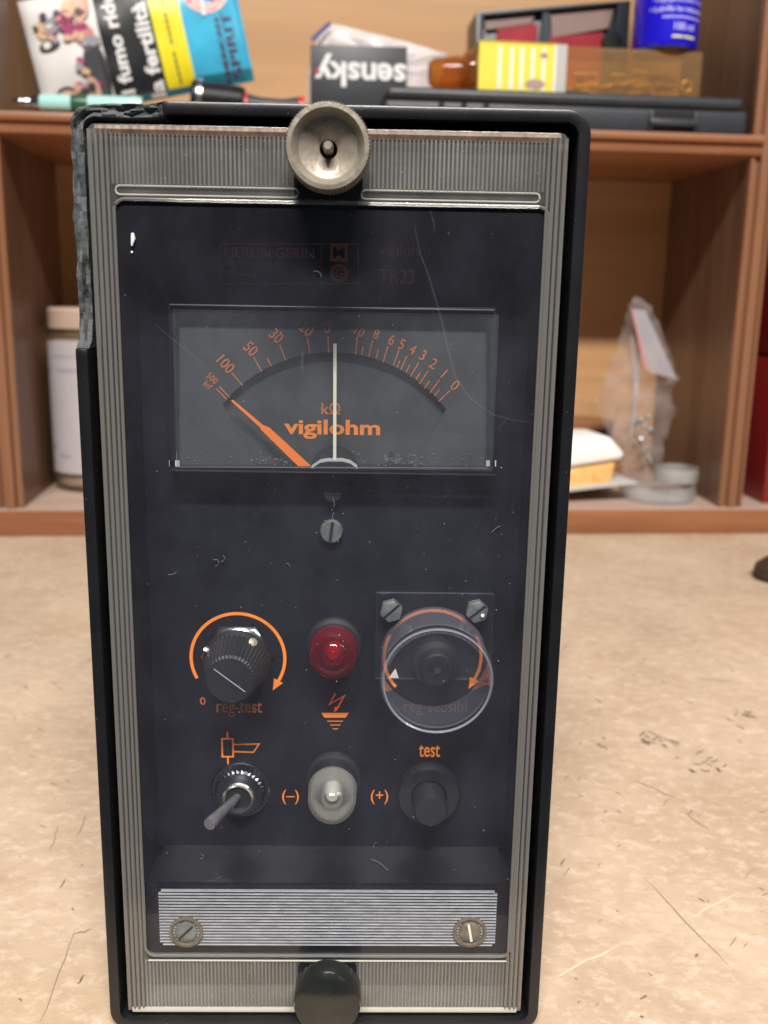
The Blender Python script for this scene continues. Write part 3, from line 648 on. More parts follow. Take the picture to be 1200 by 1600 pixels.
for k in range(n+1):
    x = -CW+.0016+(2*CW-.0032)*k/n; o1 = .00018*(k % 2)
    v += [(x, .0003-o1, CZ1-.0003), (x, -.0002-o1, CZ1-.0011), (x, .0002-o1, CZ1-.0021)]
gm.add(v, [(3*k+j, 3*k+3+j, 3*k+4+j, 3*k+1+j) for k in range(n) for j in (0, 1)]); gm.build('upper_edge', 'brown_reflection', cov, smooth=0)
gm = MB(); gm.box(-CW+.001, CW-.001, -.0005, .0003, CZ0+.0003, CZ0+.0017); gm.build('lower_edge', 'bead_clear', cov, bevel=.0005)
bt = MB(); bt.tube([(WX0+.001, -.0001, WZ0-.0010), (BX, -.0001, WZ0-.0010), (WX1-.001, -.0001, WZ0-.0010)], .00022, seg=6); bt.build('lower_bead', 'bead_clear', cov)
# wall of the cover behind its front, dark backing inside the strips
bk = MB(); bk.ring(rrect(-CW+.0004, CW-.0004, CZ0+.0004, CZ1-.0004, .0014, 5), rrect(-CW+.0016, CW-.0016, CZ0+.0016, CZ1-.0016, .001, 5), .0019, .021); bk.build('cover_wall', 'rib_clear', cov)
bk = MB(); bk.ring(rrect(-CW+.0018, CW-.0018, CZ0+.0018, CZ1-.0018, .0014, 5), rrect(WX0-.0031, WX1+.0031, .0119, .2096, .001, 5), .0080, .0250); bk.build('backing', 'black_plastic', dev)
# scratches, specks and lint on the cover window
sc = MB()
def cscr(pts, wd):
    P = [at(u, v, 0) for u, v in pts]; n = len(P); L = []; R = []
    for i, p in enumerate(P):
        d = (P[min(n-1, i+1)]-P[max(0, i-1)]).normalized(); nn = Vector((-d.z, 0, d.x)); k = wd*(.35+.65*math.sin(PI*(i+.3)/(n-.4)))/2
        L.append(p+nn*k); R.append(p-nn*k)
    sc.add([(p.x, .00015, p.z) for p in L+R], [(i, i+1, n+i+1, n+i) for i in range(n-1)])
def big(pts, wd):
    global sc
    keep = sc; sc = MB(); cscr(pts, wd); sc.build('scratch', 'scratch_line', cov, smooth=0); sc = keep
big([(648, 352), (652, 375), (656, 395), (668, 425), (680, 465), (690, 500), (700, 545), (712, 590), (735, 622), (770, 648), (800, 656), (826, 660)], .00045)
big([(672, 328), (677, 345), (680, 360)], .0004)
big([(240, 505), (270, 530), (305, 558), (330, 580)], .0003)
big([(778, 672), (786, 662), (793, 652)], .0002); big([(473, 548), (472, 565), (472, 580)], .0007)
for k in range(46):
    u, v_ = random.uniform(230, 820), random.uniform(340, 1480); a = random.uniform(-1.9, -.9); l = random.uniform(6, 28)
    cscr([(u, v_), (u+l*.5*math.cos(a)+random.uniform(-1, 1), v_+l*.5*math.sin(a)), (u+l*math.cos(a), v_+l*math.sin(a))], random.uniform(.00004, .00012))
sc.build('fine_scratch', 'scratch_line', cov, smooth=0, kind='stuff')
ds = MB()
def speck(u, v, r):
    p = at(u, v, 0); n = 6; a = random.uniform(0, 3); e = random.uniform(.4, 1)
    pts = [(r*math.cos(2*PI*i/n)*random.uniform(.7, 1.2), r*e*math.sin(2*PI*i/n)*random.uniform(.7, 1.2)) for i in range(n)]
    ds.add([(p.x+x*math.cos(a)-y*math.sin(a), .0001, p.z+x*math.sin(a)+y*math.cos(a)) for x, y in pts], [tuple(range(n))])
for k in range(560):
    u = random.uniform(185, 840) if k % 3 else random.choice((random.gauss(540, 120), random.gauss(760, 60))); v_ = random.uniform(325, 1480) if k % 2 else random.uniform(800, 1400)
    if 190 < u < 835: speck(u, v_, .00003+.00010*random.random()**5+.00003*random.random())
for k in range(160): speck(random.uniform(170, 860), random.choice((random.uniform(215, 300), random.uniform(1505, 1575))), random.uniform(.00004, .00012))
ds.build('dust', 'speck', cov, smooth=0, kind='stuff')
def fibre(u, v, l, a, bend=.8):
    pts = []; x, y = u, v
    for i in range(7): pts.append(at(x, y, -.0003)); x += l/6*math.cos(a); y += l/6*math.sin(a); a += bend/6*random.uniform(.3, 2)
    MB().tube(pts, .00005, seg=5).build('lint', 'lint_grey', cov)
for u, v, l, a, bnd in [(315, 1335, 12, .3, 2.5), (585, 1325, 12, -2.2, 2), (580, 1343, 30, .2, .6), (348, 868, 14, .5, 2), (333, 875, 20, -.3, 2.4), (262, 897, 16, .2, -1), (520, 778, 22, 1.2, 1.8), (522, 800, 20, 2, -2),
                       (448, 880, 8, .3, 1), (490, 425, 18, -.5, 2), (768, 832, 18, -.9, .6)]: fibre(u, v, l, a, bnd)
MB().tube([at(207, 364, -.0001), at(208, 372, -.0001), at(206, 384, -.0001)], [.0003, .0005, .0002], seg=8).build('paint_fleck', 'white_lint', cov)
MB().lathe([(.00025, 0), (0, .0002)], at(206, 394, 0), seg=8).build('paint_fleck', 'white_lint', cov)

# --- upper cover screw: knurled dished nickel knob
K = at(512, 228, -.0125); R = 67*ppm(K); b = MB()
b.lathe([(R*.5, -.0115), (R*.5, -.0085), (R*.93, -.0084), (R, -.0078), (R, -.0008), (R*.965, 0), (R*.86, .0001), (R*.80, -.0005), (R*.70, -.0022), (R*.45, -.0034), (R*.22, -.0046), (R*.2, -.0066), (0, -.0067)], K, seg=150, knurl=((3, 4), .014))
kn = b.build('cover_screw', 'old_nickel', dev, smooth=28)
b = MB(); b.lathe([(R*.19, -.0066), (0, -.0060)], K, seg=24); b.build('screw_hole', 'hole_black', kn)
b = MB(); b.tube([K+Vector((0, .0066, 0)), K+Vector((0, .0012, .0001)), K+Vector((0, .0002, .0001))], [.00105, .00105, .0007], seg=20); b.build('screw_pin', 'old_nickel', kn)
# --- lower cover screw: black knob on a bright stem in a square socket
sk = at(511, 1540, .0003); s = ppm(sk)
b = MB(); b.prism(rrect(BX-.0074, BX+.0074, CZ0+.0012, WZ0-.0014, .0016, 5), -.0002, .0003); so = b.build('socket_or_shade_plate', 'black_plastic', dev)
K2 = at(511, 1573, -.0105); R = 53*ppm(K2); b = MB()
b.lathe([(R*.62, -.0072), (R*.94, -.0070), (R, -.0062), (R, -.0012), (R*.95, -.0002), (R*.88, .0001), (0, .0003)], K2, seg=64); k2 = b.build('cover_screw', 'dark_knob', dev, smooth=40)
b = MB(); b.lathe([(R*.62, -.0106), (R*.62, -.0094), (R*.5, -.0092), (R*.48, -.0072), (0, -.0072)], K2, seg=40); b.build('screw_stem', 'chrome', k2)

# ================================================================== things on and in the shelf
def thing(name, x, d, z, label, cat, rot=0, group=None):
    return tag(empty(name, SW(x, d, z), SY+rot), label, cat, group)
# tobacco pouch
c = ats(216, 66, .055); tilt = D2(12); PW, PH = .176*.9, .092*.9
po = thing('tobacco_pouch', c.x, .055, c.z, 'crumpled blue, black and white tobacco pouch leaning on the upper shelf', 'pouch')
def bulge(a, b):
    ea = max(0, 1-abs(a/(PW/2))**4); ebb = max(0, 1-abs(b/(PH/2))**3)
    return -.009*ea**.6*ebb**.7+.0016*noise.noise(Vector((a*45, b*45, 1)))
KP = .9
def pt(a, b, off=0, back=False):
    y = (-bulge(a, b)*.8 if back else bulge(a, b))-off
    c_, s_ = math.cos(tilt), math.sin(tilt); return (a*c_-b*s_, y, a*s_+b*c_)
NA, NB = 44, 18; pb = MB(); v = []; mi = []
cols = [(-.5, -.155, 0), (-.155, .098, 1), (.098, .235, 2), (.235, .51, 3)]
for back in (0, 1):
    g = [pt(PW*(i/NA-.5), PH*(j/NB-.5), 0, back) for i in range(NA+1) for j in range(NB+1)]
    fs = []
    base = len(pb.v); pb.v += g
    for i in range(NA):
        t = (i+.5)/NA-.5; m_ = next(k for a, b, k in cols if a <= t < b)
        for j in range(NB):
            low = m_ == 3 and j < 2+int(3*(i-NA*.7)/NA) or j < 1
            pb.f.append((base+i*(NB+1)+j, base+(i+1)*(NB+1)+j, base+(i+1)*(NB+1)+j+1, base+i*(NB+1)+j+1)); pb.mi.append(4 if low else (3 if back else m_))
pouch = pb.build('pouch_body', ['pouch_white', 'pouch_black', 'pouch_yellow', 'pouch_blue', 'pouch_teal'], po, smooth=60)
def ptext(body, a, b, h, m, ang=0, weight=0, width=None, off=.0010, cond=1):
    V, Fs = text_verts(body, h, weight, cond)
    if width: xs = [p[0] for p in V]; k = width/(max(xs)-min(xs)); V = [(p[0]*k, p[1]) for p in V]
    c_, s_ = math.cos(ang), math.sin(ang); mb = MB(); mb.add([pt(KP*(a+x*c_-y*s_), KP*(b+x*s_+y*c_), off) for x, y in V], Fs); return mb.build('lettering', m, po, smooth=0)
ptext('Il fumo riduce', -.0165, .006, .0115, 'white_paint', PI/2, .03, .098); ptext('la fertilità', .0075, -.009, .0125, 'white_paint', PI/2, .03, .072)
ptext('AMERICAN', .0675, -.020, .0040, 'print_brown', PI/2, .01, .050); ptext('SPIRIT', .0755, -.016, .0075, 'print_brown', PI/2, .005, .050)
def blob(pts, m, off):
    mb = MB(); mb.add([pt(KP*a, KP*b, off) for a, b in pts], [tuple(range(len(pts)))]); return mb.build('print', m, po, smooth=0)
def ell(a, b, ra, rb, ang=0, n=18): return [(a+ra*math.cos(t)*math.cos(ang)-rb*math.sin(t)*math.sin(ang), b+ra*math.cos(t)*math.sin(ang)+rb*math.sin(t)*math.cos(ang)) for t in [2*PI*i/n for i in range(n)]]
blob(ell(.063, .028, .019, .019), 'white_paint', .0008); blob(ell(.063, .028, .0176, .0176), 'pouch_red', .0011)
blob([(.058, .024), (.064, .042), (.067, .042), (.0615, .022)], 'white_paint', .0014); blob([(.066, .020), (.070, .032), (.076, .038), (.077, .035), (.072, .027), (.069, .018)], 'print_dark', .0016)
blob([(.057, .008), (.059, .022), (.0605, .022), (.0595, .008)], 'white_paint', .0015)
for a, b, ra, rb, g_, m_ in [(-.073, .020, .006, .007, 0, 'blond_print'), (-.064, .022, .007, .006, .3, 'grey_print'), (-.057, .024, .0045, .009, .2, 'charcoal_print'), (-.070, .008, .009, .004, .1, 'hair_print'), (-.052, .022, .006, .010, .1, 'plum_print'),
                         (-.047, .032, .007, .007, 0, 'blond_print'), (-.040, .010, .008, .006, .2, 'pink_print'), (-.043, .016, .008, .003, 0, 'plum_print'), (-.038, .033, .007, .011, 0, 'skin_print'),
                         (-.066, -.033, .010, .008, 0, 'hair_print'), (-.066, -.033, .0075, .0055, 0, 'skin_print'), (-.050, -.033, .008, .007, 0, 'charcoal_print'), (-.043, -.030, .005, .009, .2, 'skin_print'), (-.037, -.020, .010, .024, 0, 'charcoal_print'), (-.036, .004, .008, .004, 0, 'grey_print')]:
    blob(ell(a, b, ra, rb, g_), m_, .0007+.00008*len(po.children))
pal = ['blond_print', 'skin_print', 'grey_print', 'charcoal_print', 'plum_print', 'pink_print', 'hair_print', 'pouch_white', 'skin_print']
for k in range(34):
    up = k % 3 > 0
    a = random.uniform(-.078, -.036) if up else random.uniform(-.060, -.034); b = random.gauss(.020, .008) if up else random.gauss(-.025, .010)
    blob(ell(a, b, random.uniform(.0012, .0036), random.uniform(.0016, .0045), random.uniform(0, 3), 9), random.choice(pal), .0021+.00003*k)
for b in range(16):
    if b in (5, 11): continue
    blob([(.027, -.038+b*.005), (.0285, -.038+b*.005), (.0285, -.0345+b*.005), (.027, -.0345+b*.005)], 'print_dark', .0009)
# pen on the shelf edge
a = ats(24, 153, .010); b = ats(226, 160, .010)
pn = thing('pen', a.x, -.001, .3095, 'mint green pen with silver tip lying on the edge of the upper shelf', 'pen')
L = b.x-a.x; ax = (1, 0, .0)
q = MB(); q.lathe([(.0056, .020), (.0062, .022), (.0062, L)], (0, 0, 0), ax, 24); q.build('barrel', 'mint', pn)
q = MB(); q.lathe([(.0062, L*.46), (.00635, L*.47), (.00635, L*.58), (.0062, L*.59)], (0, 0, 0), ax, 24); q.build('grip', 'dark_green', pn)
q = MB(); q.lathe([(.0011, 0), (.0026, .004), (.0040, .006), (.0034, .008), (.0044, .010), (.0036, .013), (.0050, .016), (.0052, .020)], (0, 0, 0), ax, 24); q.build('tip', 'chrome', pn)
# black and red tool
a = ats(300, 143, .012); b = ats(478, 150, .012); L = b.x-a.x
tl = thing('hand_torch', a.x, .012, .3185, 'black cylindrical torch with thin red rings behind the case lid', 'torch')
q = MB(); q.lathe([(.0120, 0), (.0128, .002), (.0128, .006), (.0118, .008), (.0115, L*.42), (.0100, L*.46)], (0, 0, 0), (1, 0, -.07), 32); q.build('head', 'black_plastic', tl)
q = MB(); q.lathe([(.0132, .004), (.0135, .006), (.0132, .008)], (0, 0, 0), (1, 0, -.07), 32); q.build('head_ring', 'steel', tl)
q = MB(); q.lathe([(.0082, L*.47), (.0060, L*.6), (.0056, L*.8), (.0080, L*.95)], (0, 0, -.003), (1, 0, -.02), 28); q.build('grip', 'case_grey', tl)
for t, r in ((.46, .0096), (.96, .0092)):
    q = MB(); q.lathe([(r, L*t-.002), (r, L*t+.002)], (0, 0, -.004), (1, 0, -.02), 28); q.build('ring', 'red_paint', tl)
# white bag behind the card
def bagmesh(outline, depth, seed, nsub=3):
    """crumpled two-sided bag with a given outline in x,z: rings shrinking to the middle"""
    cx = sum(p[0] for p in outline)/len(outline); cz = sum(p[1] for p in outline)/len(outline); mb = MB(); R = 6; n = len(outline)
    for sd in (-1, 1):
        v = []
        for r in range(R+1):
            t = 1-r/R
            for x, z in outline:
                X = cx+(x-cx)*t; Z = cz+(z-cz)*t; y = sd*depth*(1-t**2)**.5
                nz = noise.noise(Vector((X*70, Z*70, seed+sd*3)))+.6*noise.noise(Vector((X*170, Z*170, seed)))
                v.append((X, y+nz*depth*.55*(1-t**6), Z))
        f = [(r*n+i, r*n+(i+1) % n, (r+1)*n+(i+1) % n, (r+1)*n+i) for r in range(R) for i in range(n)]
        mb.add(v, f)
    return mb
def dens(pts, k=5, j=.0006):
    o = []
    for i in range(len(pts)):
        p, q = Vector(pts[i]), Vector(pts[(i+1) % len(pts)])
        for s in range(k): r = p.lerp(q, s/k); o.append((r.x+random.uniform(-j, j), r.y+random.uniform(-j, j)))
    return o
dB = .105; o0 = ats(590, 150, dB)
ol = [ats(u, v, dB) for u, v in ((478, 200), (481, 120), (488, 75), (513, 37), (545, 42), (620, 62), (698, 84), (690, 120), (676, 165), (660, 205))]
bg_ = thing('plastic_bag', o0.x, dB, ZT, 'crumpled white translucent plastic bag behind the small black card', 'bag')
bagmesh(dens([(p.x-o0.x, p.z-ZT) for p in ol]), .010, 4).build('bag_body', 'bag_white', bg_, smooth=25)
p1, p2 = ats(487, 64, dB-.008), ats(516, 37, dB-.008); q = MB()
stroke(q, [(p1.x-o0.x, p1.z-ZT), (p2.x-o0.x, p2.z-ZT)], .0035, -.010); q.build('blue_stripe', 'navy', bg_, smooth=0)
dC = .083; a = ats(485, 155, dC); b = ats(636, 74, dC); e = ats(485, 82, dC)
cd = thing('card', (a.x+b.x)/2, dC, ZT, 'black product card printed sensky, standing upside down before the white bag', 'card')
hw = (b.x-a.x)/2; zt = b.z-ZT
q = MB(); q.prism([(-hw, .008), (hw, .010), (hw, zt), (-hw, zt-.001)], -.0015, .0015); cb = q.build('card_body', 'card_black', cd, bevel=.0003)
q = MB(); q.prism([(-hw+.001, 0), (hw-.001, 0), (hw-.001, .0098), (-hw+.001, .0078)], -.0012, .0012); q.build('card_foot', 'white_label', cd)
tc_ = ats(563, 112, dC); V, Fs = text_verts('sensky', .024, .03)
xs = [p[0] for p in V]; k = .072*1.0/(max(xs)-min(xs))
q = MB(); q.add([(tc_.x-(a.x+b.x)/2-x*k, -.0022, tc_.z-ZT-z) for x, z in V], Fs); q.build('lettering', 'white_paint', cd, smooth=0)
rd = ats(496, 113, dC); q = MB(); q.sheet(circ(rd.x-(a.x+b.x)/2, rd.z-ZT, .0022, 16), -.0022); q.build('red_dot', 'red_paint', cd, smooth=0)
# black plastic case
a = ats(601, 165, .0); b = ats(1168, 207, .0); x0, x1 = a.x, b.x; hC = ats(900, 143, .0).z-ZT
cs = thing('plastic_case', (x0+x1)/2, 0.0, ZT, 'long flat black plastic tool case lying on the upper shelf', 'case'); hw = (x1-x0)/2
MB().box(-hw, hw, .001, .066, 0, hC*.66).build('case_base', 'case_grey', cs, bevel=.003, bseg=3)
MB().box(-hw+.001, hw-.004, .000, .066, hC*.665, hC).build('case_lid', 'case_grey', cs, bevel=.004, bseg=3)
la, lb_ = ats(1017, 172, -.002), ats(1090, 205, -.002); xo = (x0+x1)/2
q = MB(); w0, w1 = la.x-xo, lb_.x-xo; z1, z0 = la.z-ZT, .002
q.box(w0, w0+.003, -.002, .003, z0, z1); q.box(w1-.003, w1, -.002, .003, z0, z1); q.box(w0, w1, -.0035, .002, z0+.003, z1-.006); lt_ = q.build('latch', 'case_grey', cs, bevel=.0006)
MB().box(w0+.003, w1-.003, -.0002, .0008, z1-.006, z1).build('latch_recess', 'hole_black', cs)
for u in (690, 725, 760):
    p = ats(u, 166, 0); MB().box(p.x-xo-.002, p.x-xo+.002, -.0008, .003, hC*.48, hC*.60).build('hinge_tab', 'black_plastic', cs)
ZC = ZT+hC
# amber box of wall plugs, on the case
a = ats(742, 140, .018); b = ats(1094, 145, .018); xo = (a.x+b.x)/2; hw = (b.x-a.x)/2
hA = ats(870, 71, .014).z-ZC
am = thing('amber_box', xo, .014, ZC+.0003, 'clear amber plastic box with yellow label lying on the black case', 'box', rot=.03)
q = MB(); q.box(-hw, hw, 0, .040, .0004, hA); q.build('box_shell', 'amber_clear', am, bevel=.002, bseg=3)
q = MB(); lw = ats(868, 100, .014).x-xo; q.box(-hw+.001, lw, -.0008, -.0003, .001, hA-.0005); q.box(-hw+.001, lw, -.0008, .03, hA+.0002, hA+.0006); lab = q.build('label', 'yellow_label', am)
q = MB(); sp = (lw+hw)
for t in (.26, .41, .54, .68, .82): q.box(-hw+sp*t, -hw+sp*t+.0022, -.0012, -.0009, .0015, hA-.003)
q.box(lw-.0015, lw, -.0012, -.0009, .001, hA-.0005); q.build('label_lines', 'white_paint', am)
q = MB(); q.sheet(ell(-hw+sp*.74, .006, .0075, .0035), -.0013); q.sheet(ell(-hw+sp*.84, hA-.008, .003, .002), -.0013); q.build('label_print', 'box_beige', am, smooth=0)
MB().box(lw+.0003, lw+.008, -.0006, .031, .001, hA+.0003).build('grey_band', 'plate_grey', am)
q = MB(); q.lathe([(.0150, 0), (.0145, .004), (.0105, .008), (.0118, .010), (.0105, .028), (.008, .032)], (-hw, .020, .0165), (-1, 0, -.06), 24); q.build('neck', 'amber_dark', am)
for k in range(34):
    x = random.uniform(lw+.025, hw-.012); y = random.uniform(.006, .034); z = .003+random.random()**1.4*(hA*.5); an = random.choice((0, .15, -.2, .4)); l = random.uniform(.010, .020)
    q = MB(); q.tube([(x-l/2*math.cos(an), y, z), (x+l/2*math.cos(an), y+.003, min(hA-.004, max(.003, z+l/2*math.sin(an))))], [.0020, .0017], seg=10)
    q.build('wall_plug', 'brass', am)
q = MB(); cxx = hw-.010; ringp = [(cxx+.0038*math.cos(t), .004, .010+.0038*math.sin(t)) for t in [2*PI*i/18 for i in range(19)]]; q.tube(ringp, .0011, seg=8); q.build('brass_ring', 'brass', am)
# dark box with red contents, behind
dR = .092; a = ats(742, 60, dR); b = ats(980, 60, dR); xo = (a.x+b.x)/2; hw = (b.x-a.x)/2; zR = ats(743, 20, dR).z-ZT; zR2 = ats(975, 2, dR).z-ZT
rx = thing('display_box', xo, dR, ZT, 'dark framed box with red contents standing behind the amber box', 'box')
q = MB(); q.prism([(-hw, 0), (hw, 0), (hw, zR2), (-hw, zR)], .004, .040); q.build('box_back', 'box_dark', rx, bevel=.001)
def rz(t): return zR+(zR2-zR)*(t+hw)/(2*hw)
q = MB(); q.ring([(-hw, 0), (hw, 0), (hw, zR2), (-hw, zR)], [(-hw+.006, .004), (hw-.011, .004), (hw-.011, zR2-.003), (-hw+.006, zR-.003)], -.004, .0039); q.build('frame', 'box_dark', rx, bevel=.001)
mid = ats(852, 40, dR).x-xo
q = MB(); q.prism([(mid-.003, .005), (mid+.003, .005), (mid+.003, rz(mid)-.004), (mid-.003, rz(mid)-.004)], -.002, .0035); q.build('divider', 'box_dark', rx)
for x0_, x1_, h0, h1 in ((-hw+.018, mid-.006, .62, .70), (mid+.004, hw-.02, .58, .67)):
    q = MB(); q.prism([(x0_, .006), (x1_, .006), (x1_, rz(x1_)-(.011 if x0_ < mid else .021)), (x0_, rz(x0_)-(.012 if x0_ < mid else .022))], .001, .0036); q.build('red_pad', 'box_red', rx)
q = MB(); q.prism([(-hw+.009, rz(-hw)-.012), (mid-.012, rz(mid)-.012), (mid-.008, rz(mid)-.005), (-hw+.007, rz(-hw)-.005)], .0005, .0034); q.build('beige_reflection', 'box_reflection', rx)  # beige strips are a reflection, built as solid coloured pieces
q = MB(); q.prism([(mid+.006, rz(mid)-.022), (hw-.016, rz(hw)-.020), (hw-.012, rz(hw)-.004), (mid+.004, rz(mid)-.004)], .0005, .0034); q.build('beige_reflection', 'box_reflection', rx)
q = MB(); p = ats(955, 66, dR); q.lathe([(.0085, 0), (.008, .006), (0, .006)], (p.x-xo, .002, p.z-ZT), seg=24); q.build('knob', 'black_lid', rx)
# blue spray can, standing on the amber box
b0 = ats(1040, 77, .030); rC = 50*ppm(SW(b0.x, .030, b0.z)); 
cn = thing('spray_can', b0.x, .034, ZC+hA+.0006, 'small bright blue spray can with white print, standing on the amber box', 'spray can')
q = MB(); q.lathe([(rC*.93, .0012), (rC*.99, .004), (rC, .0055), (rC, .115), (rC*.8, .124), (rC*.5, .128), (rC*.5, .14), (rC*.4, .142), (0, .142)], (0, 0, 0), (0, 0, 1), 64); q.build('can_body', 'can_blue', cn)
q = MB(); q.lathe([(rC*.90, 0), (rC*.96, .0003), (rC*.97, .0018), (rC*.92, .0026)], (0, 0, 0), (0, 0, 1), 64); q.build('can_foot', 'chrome', cn)
def ctext(body, ang, z, h, m, width):
    V, Fs = text_verts(body, h, .012); xs = [p[0] for p in V]; k = width/(max(xs)-min(xs)); mb = MB(); rr = rC+.0003
    mb.add([(rr*math.sin(ang+x*k/rr), -rr*math.cos(ang+x*k/rr), z+y) for x, y in V], Fs); return mb.build('lettering', m, cn, smooth=0)
ctext('100 ml', .28, .0150, .0052, 'can_print', .0175); ctext('–––– –––––', .28, .0080, .0016, 'can_yellow', .020)
ctext('• Nettoie et protège', .30, .0400, .0040, 'can_print', .034); ctext('• Dégrippe les pièces rouillées', .22, .0325, .0038, 'can_print', .048); ctext('• Lubrifie les mécanismes', .18, .0268, .0038, 'can_print', .050)
ctext('—————', .28, .0212, .0009, 'can_print', .036)
# jar on the left
dJ = .085; a = ats(78, 600, dJ); rJ = .036; zb = .0208; zt_ = ats(100, 515, dJ).z-zb
jr = thing('glass_jar', a.x+rJ, dJ, zb, 'glass jar with white label and pale lid at the left of the lower shelf', 'jar')
q = MB(); q.lathe([(rJ*.86, 0), (rJ*.97, .004), (rJ, .010), (rJ, zt_-.014), (rJ*.95, zt_-.007), (rJ*.86, zt_)], (0, 0, 0), (0, 0, 1), 48); q.build('jar_body', 'jar_glass', jr)
q = MB(); q.lathe([(rJ*.80, .003), (rJ*.9, .006), (rJ*.9, zt_*.93), (rJ*.8, zt_*.95)], (0, 0, 0), (0, 0, 1), 40); q.build('contents', 'box_beige', jr)
zl = ats(100, 530, dJ).z-zb; q = MB(); rr = rJ+.0004; v = []
for i in range(25):
    t = -1.05+2.2*i/24; v += [(rr*math.sin(t), -rr*math.cos(t), .016), (rr*math.sin(t), -rr*math.cos(t), zl)]
q.add(v, [(2*i, 2*i+2, 2*i+3, 2*i+1) for i in range(24)]); q.build('label', 'white_label', jr)
for zz_, hh, t0, t1 in ((zl*.80, .003, -.98, -.86), (zl*.80, .003, -.7, .9), (zl*.30, .0025, -.98, -.8), (zl*.24, .002, -.7, -.4), (zl*.90, .001, -.8, .3)):
    q = MB(); v = []; r3 = rr+.0003
    for i in range(9):
        t = t0+(t1-t0)*i/8; v += [(r3*math.sin(t), -r3*math.cos(t), zz_), (r3*math.sin(t), -r3*math.cos(t), zz_+hh)]
    q.add(v, [(2*i, 2*i+2, 2*i+3, 2*i+1) for i in range(8)]); q.build('label_print', 'grey_print', jr)
q = MB(); q.lathe([(rJ*.92, zt_+.001), (rJ*.95, zt_+.002), (rJ*.95, zt_+.016), (rJ*.9, zt_+.018), (0, zt_+.018)], (0, 0, 0), (0, 0, 1), 48); q.build('lid', 'board_top', jr)
# zip bag at the right
dZ = .055; o0 = ats(1000, 720, dZ); zb = .0206
ol = [ats(u, v, dZ) for u, v in ((978, 742), (955, 690), (930, 625), (946, 585), (968, 530), (980, 482), (992, 462), (1018, 478), (1042, 535), (1060, 592), (1046, 615), (1057, 640), (1040, 690), (1030, 742))]
zbg = thing('zip_bag', o0.x, dZ, zb, 'clear plastic zip bag holding small fittings, propped up on the lower shelf', 'bag')
bagmesh(dens([(p.x-o0.x, p.z-zb) for p in ol], 6, .0013), .005, 11).build('bag_body', 'bag_clear', zbg, smooth=85)
hd = [ats(u, v, dZ-.006) for u, v in ((983, 482), (1005, 485), (1054, 592), (1010, 580))]
q = MB(); q.prism([(p.x-o0.x, p.z-zb) for p in hd], -.0115, -.0108); q.build('header_card', 'header_clear', zbg)
st_ = [ats(u, v, dZ-.006) for u, v in ((983, 482), (985.5, 482), (1008, 578), (1004, 576))]
q = MB(); q.sheet([(p.x-o0.x, p.z-zb) for p in st_], -.0118); q.build('red_stripe', 'pink_print', zbg, smooth=0)
for (u, v), (u2, v2), r in (((987, 525), (990, 665), .0016), ((997, 540), (985, 680), .0013)):
    p, p2 = ats(u, v, dZ), ats(u2, v2, dZ); q = MB(); q.tube([(p.x-o0.x, -.001, p.z-zb), ((p.x+p2.x)/2-o0.x+.001, -.003, (p.z+p2.z)/2-zb), (p2.x-o0.x, -.001, p2.z-zb)], r, seg=8); q.build('plastic_strip', 'white_label', zbg)
for k in range(16):
    p = ats(random.uniform(988, 1014), 650+k*5, dZ); q = MB(); q.lathe([(.0016, -.0015), (.0022, 0), (.0014, .0018), (0, .002)], (p.x-o0.x, -.004, p.z-zb), (random.uniform(-1, 1), -1, random.uniform(-1, 1)), 10); q.build('fitting', 'dull_steel', zbg)
# clear lids
for u, v, rpx, h, z0_, d_, lab in ((1026, 772, 58, .012, .0207, .035, 'large clear plastic dish, the lower one under the small one, on the lower shelf'), (1056, 748, 34, .012, .0337, .04, 'small clear plastic dish lying on top of the larger dish')):
    p = ats(u, v, d_); r = rpx*ppm(SW(p.x, d_, p.z)); d1 = thing('clear_dish', p.x, d_, z0_, lab, 'dish', group=None)
    q = MB(); q.lathe([(r*.97, 0), (r, .0006), (r, h*.45), (r*1.02, h*.5), (r*1.02, h*.62), (r*.98, h*.66), (r*.98, h), (r*.93, h), (r*.93, .001)], (0, 0, 0), (0, 0, 1), 56); q.build('wall', 'lid_clear', d1, smooth=40)
    q = MB(); q.lathe([(r*.92, .0012), (0, .0012)], (0, 0, 0), (0, 0, 1), 56); q.build('floor', 'lid_clear', d1)
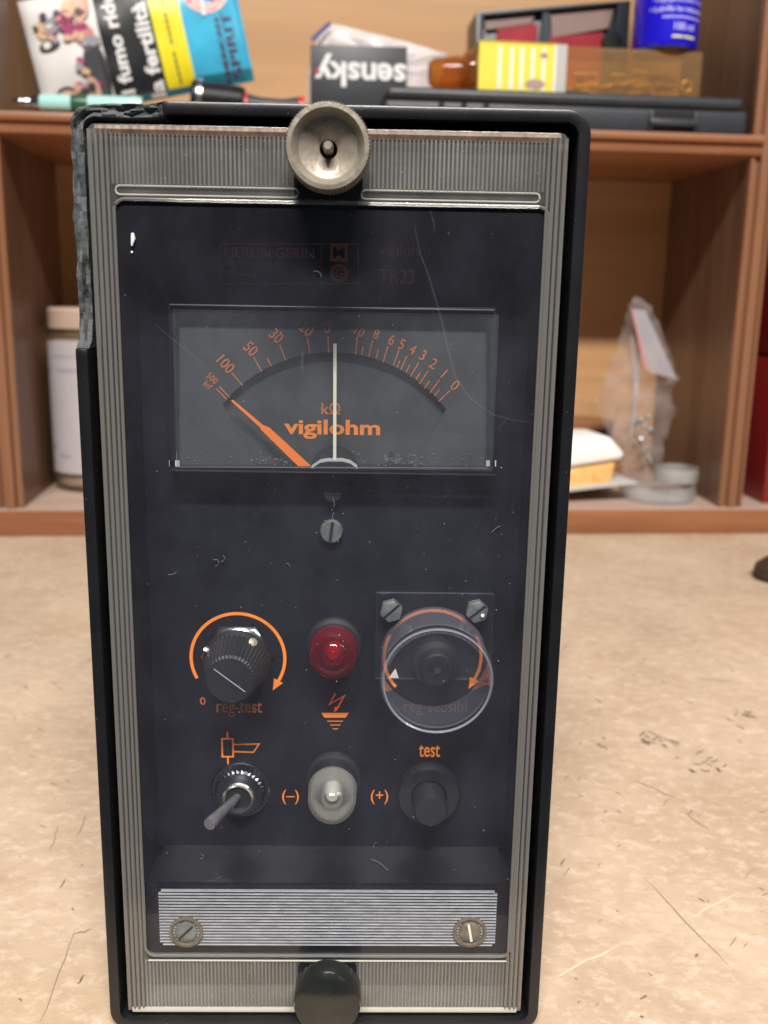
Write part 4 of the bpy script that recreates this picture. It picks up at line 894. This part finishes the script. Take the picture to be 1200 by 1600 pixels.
# plate with white-topped orange tub
dP = .020; p = ats(930, 768, dP)
pt_ = thing('tilted_plate', p.x-.03, dP, .0207, 'thin grey plate propped at an angle beside the dishes', 'plate', rot=.12)
q = MB(); q.prism([(-.07, .0055), (.056, .0175), (.063, .0165), (.063, .0152), (-.07, .0035)], -.012, .05); q.build('plate_body', 'plate_grey', pt_, bevel=.0005)
MB().box(-.07, -.055, -.005, .04, 0, .0033).build('plate_foot', 'plate_grey', pt_)
p0 = ats(905, 735, .032); tb_ = thing('tub', p0.x-.02, .032, .0295, 'white lidded tub with orange contents standing on the tilted plate', 'tub', rot=.1)
tb_.rotation_euler = (0, -.13, SY+.1)
q = MB(); q.prism([(-.05, 0), (.042, 0), (.048, .020), (-.05, .020)], -.018, .022); q.build('tub_body', 'orange_food', tb_, bevel=.002)
q = MB(); q.prism([(-.052, .0202), (.050, .0202), (.054, .024), (.042, .040), (.03, .042), (-.052, .042)], -.022, .026); q.build('tub_lid', 'foam_white', tb_, bevel=.003, bseg=3)
p = ats(930, 672, .10); bl = thing('black_tin', p.x-.015, .115, .0207, 'round black tin with wooden lid behind the white tub', 'tin')
hz = ats(930, 656, .115).z-.0207
q = MB(); q.lathe([(.034, 0), (.034, hz-.004)], (0, 0, 0), (0, 0, 1), 40); q.build('tin_body', 'black_lid', bl)
q = MB(); q.lathe([(.035, hz-.0038), (.035, hz), (0, hz)], (0, 0, 0), (0, 0, 1), 40); q.build('tin_lid', 'edge_wood', bl)
# crumbs at the foot of the shelf and a dark thing at the right edge of the bench
p = floorpt(1170, 831); db = tag(empty('debris_clump', (p.x, p.y, 0)), 'small grey-green clump of debris lying against the foot of the shelf', 'debris')
for k in range(12):
    q = MB(); x, y = random.gauss(0, .006), random.gauss(0, .003); r = random.uniform(.001, .0030)
    q.lathe([(r*.8, 0), (r, r*.4), (r*.6, r*.9), (0, r)], (x, y, 0), (random.uniform(-.3, .3), random.uniform(-.3, .3), 1), 7); q.build('crumb', random.choice(('debris', 'debris_light')), db, smooth=0)
p = floorpt(1222, 905); q = MB(); q.lathe([(.016, 0), (.019, .003), (.018, .009), (.012, .014), (0, .016)], (0, 0, 0), (0, 0, 1), 32)
tag(q.build('round_stopper', 'brown_blob', None, loc=(p.x, p.y, 0)), 'dark brown rounded object at the right edge of the bench', 'stopper')
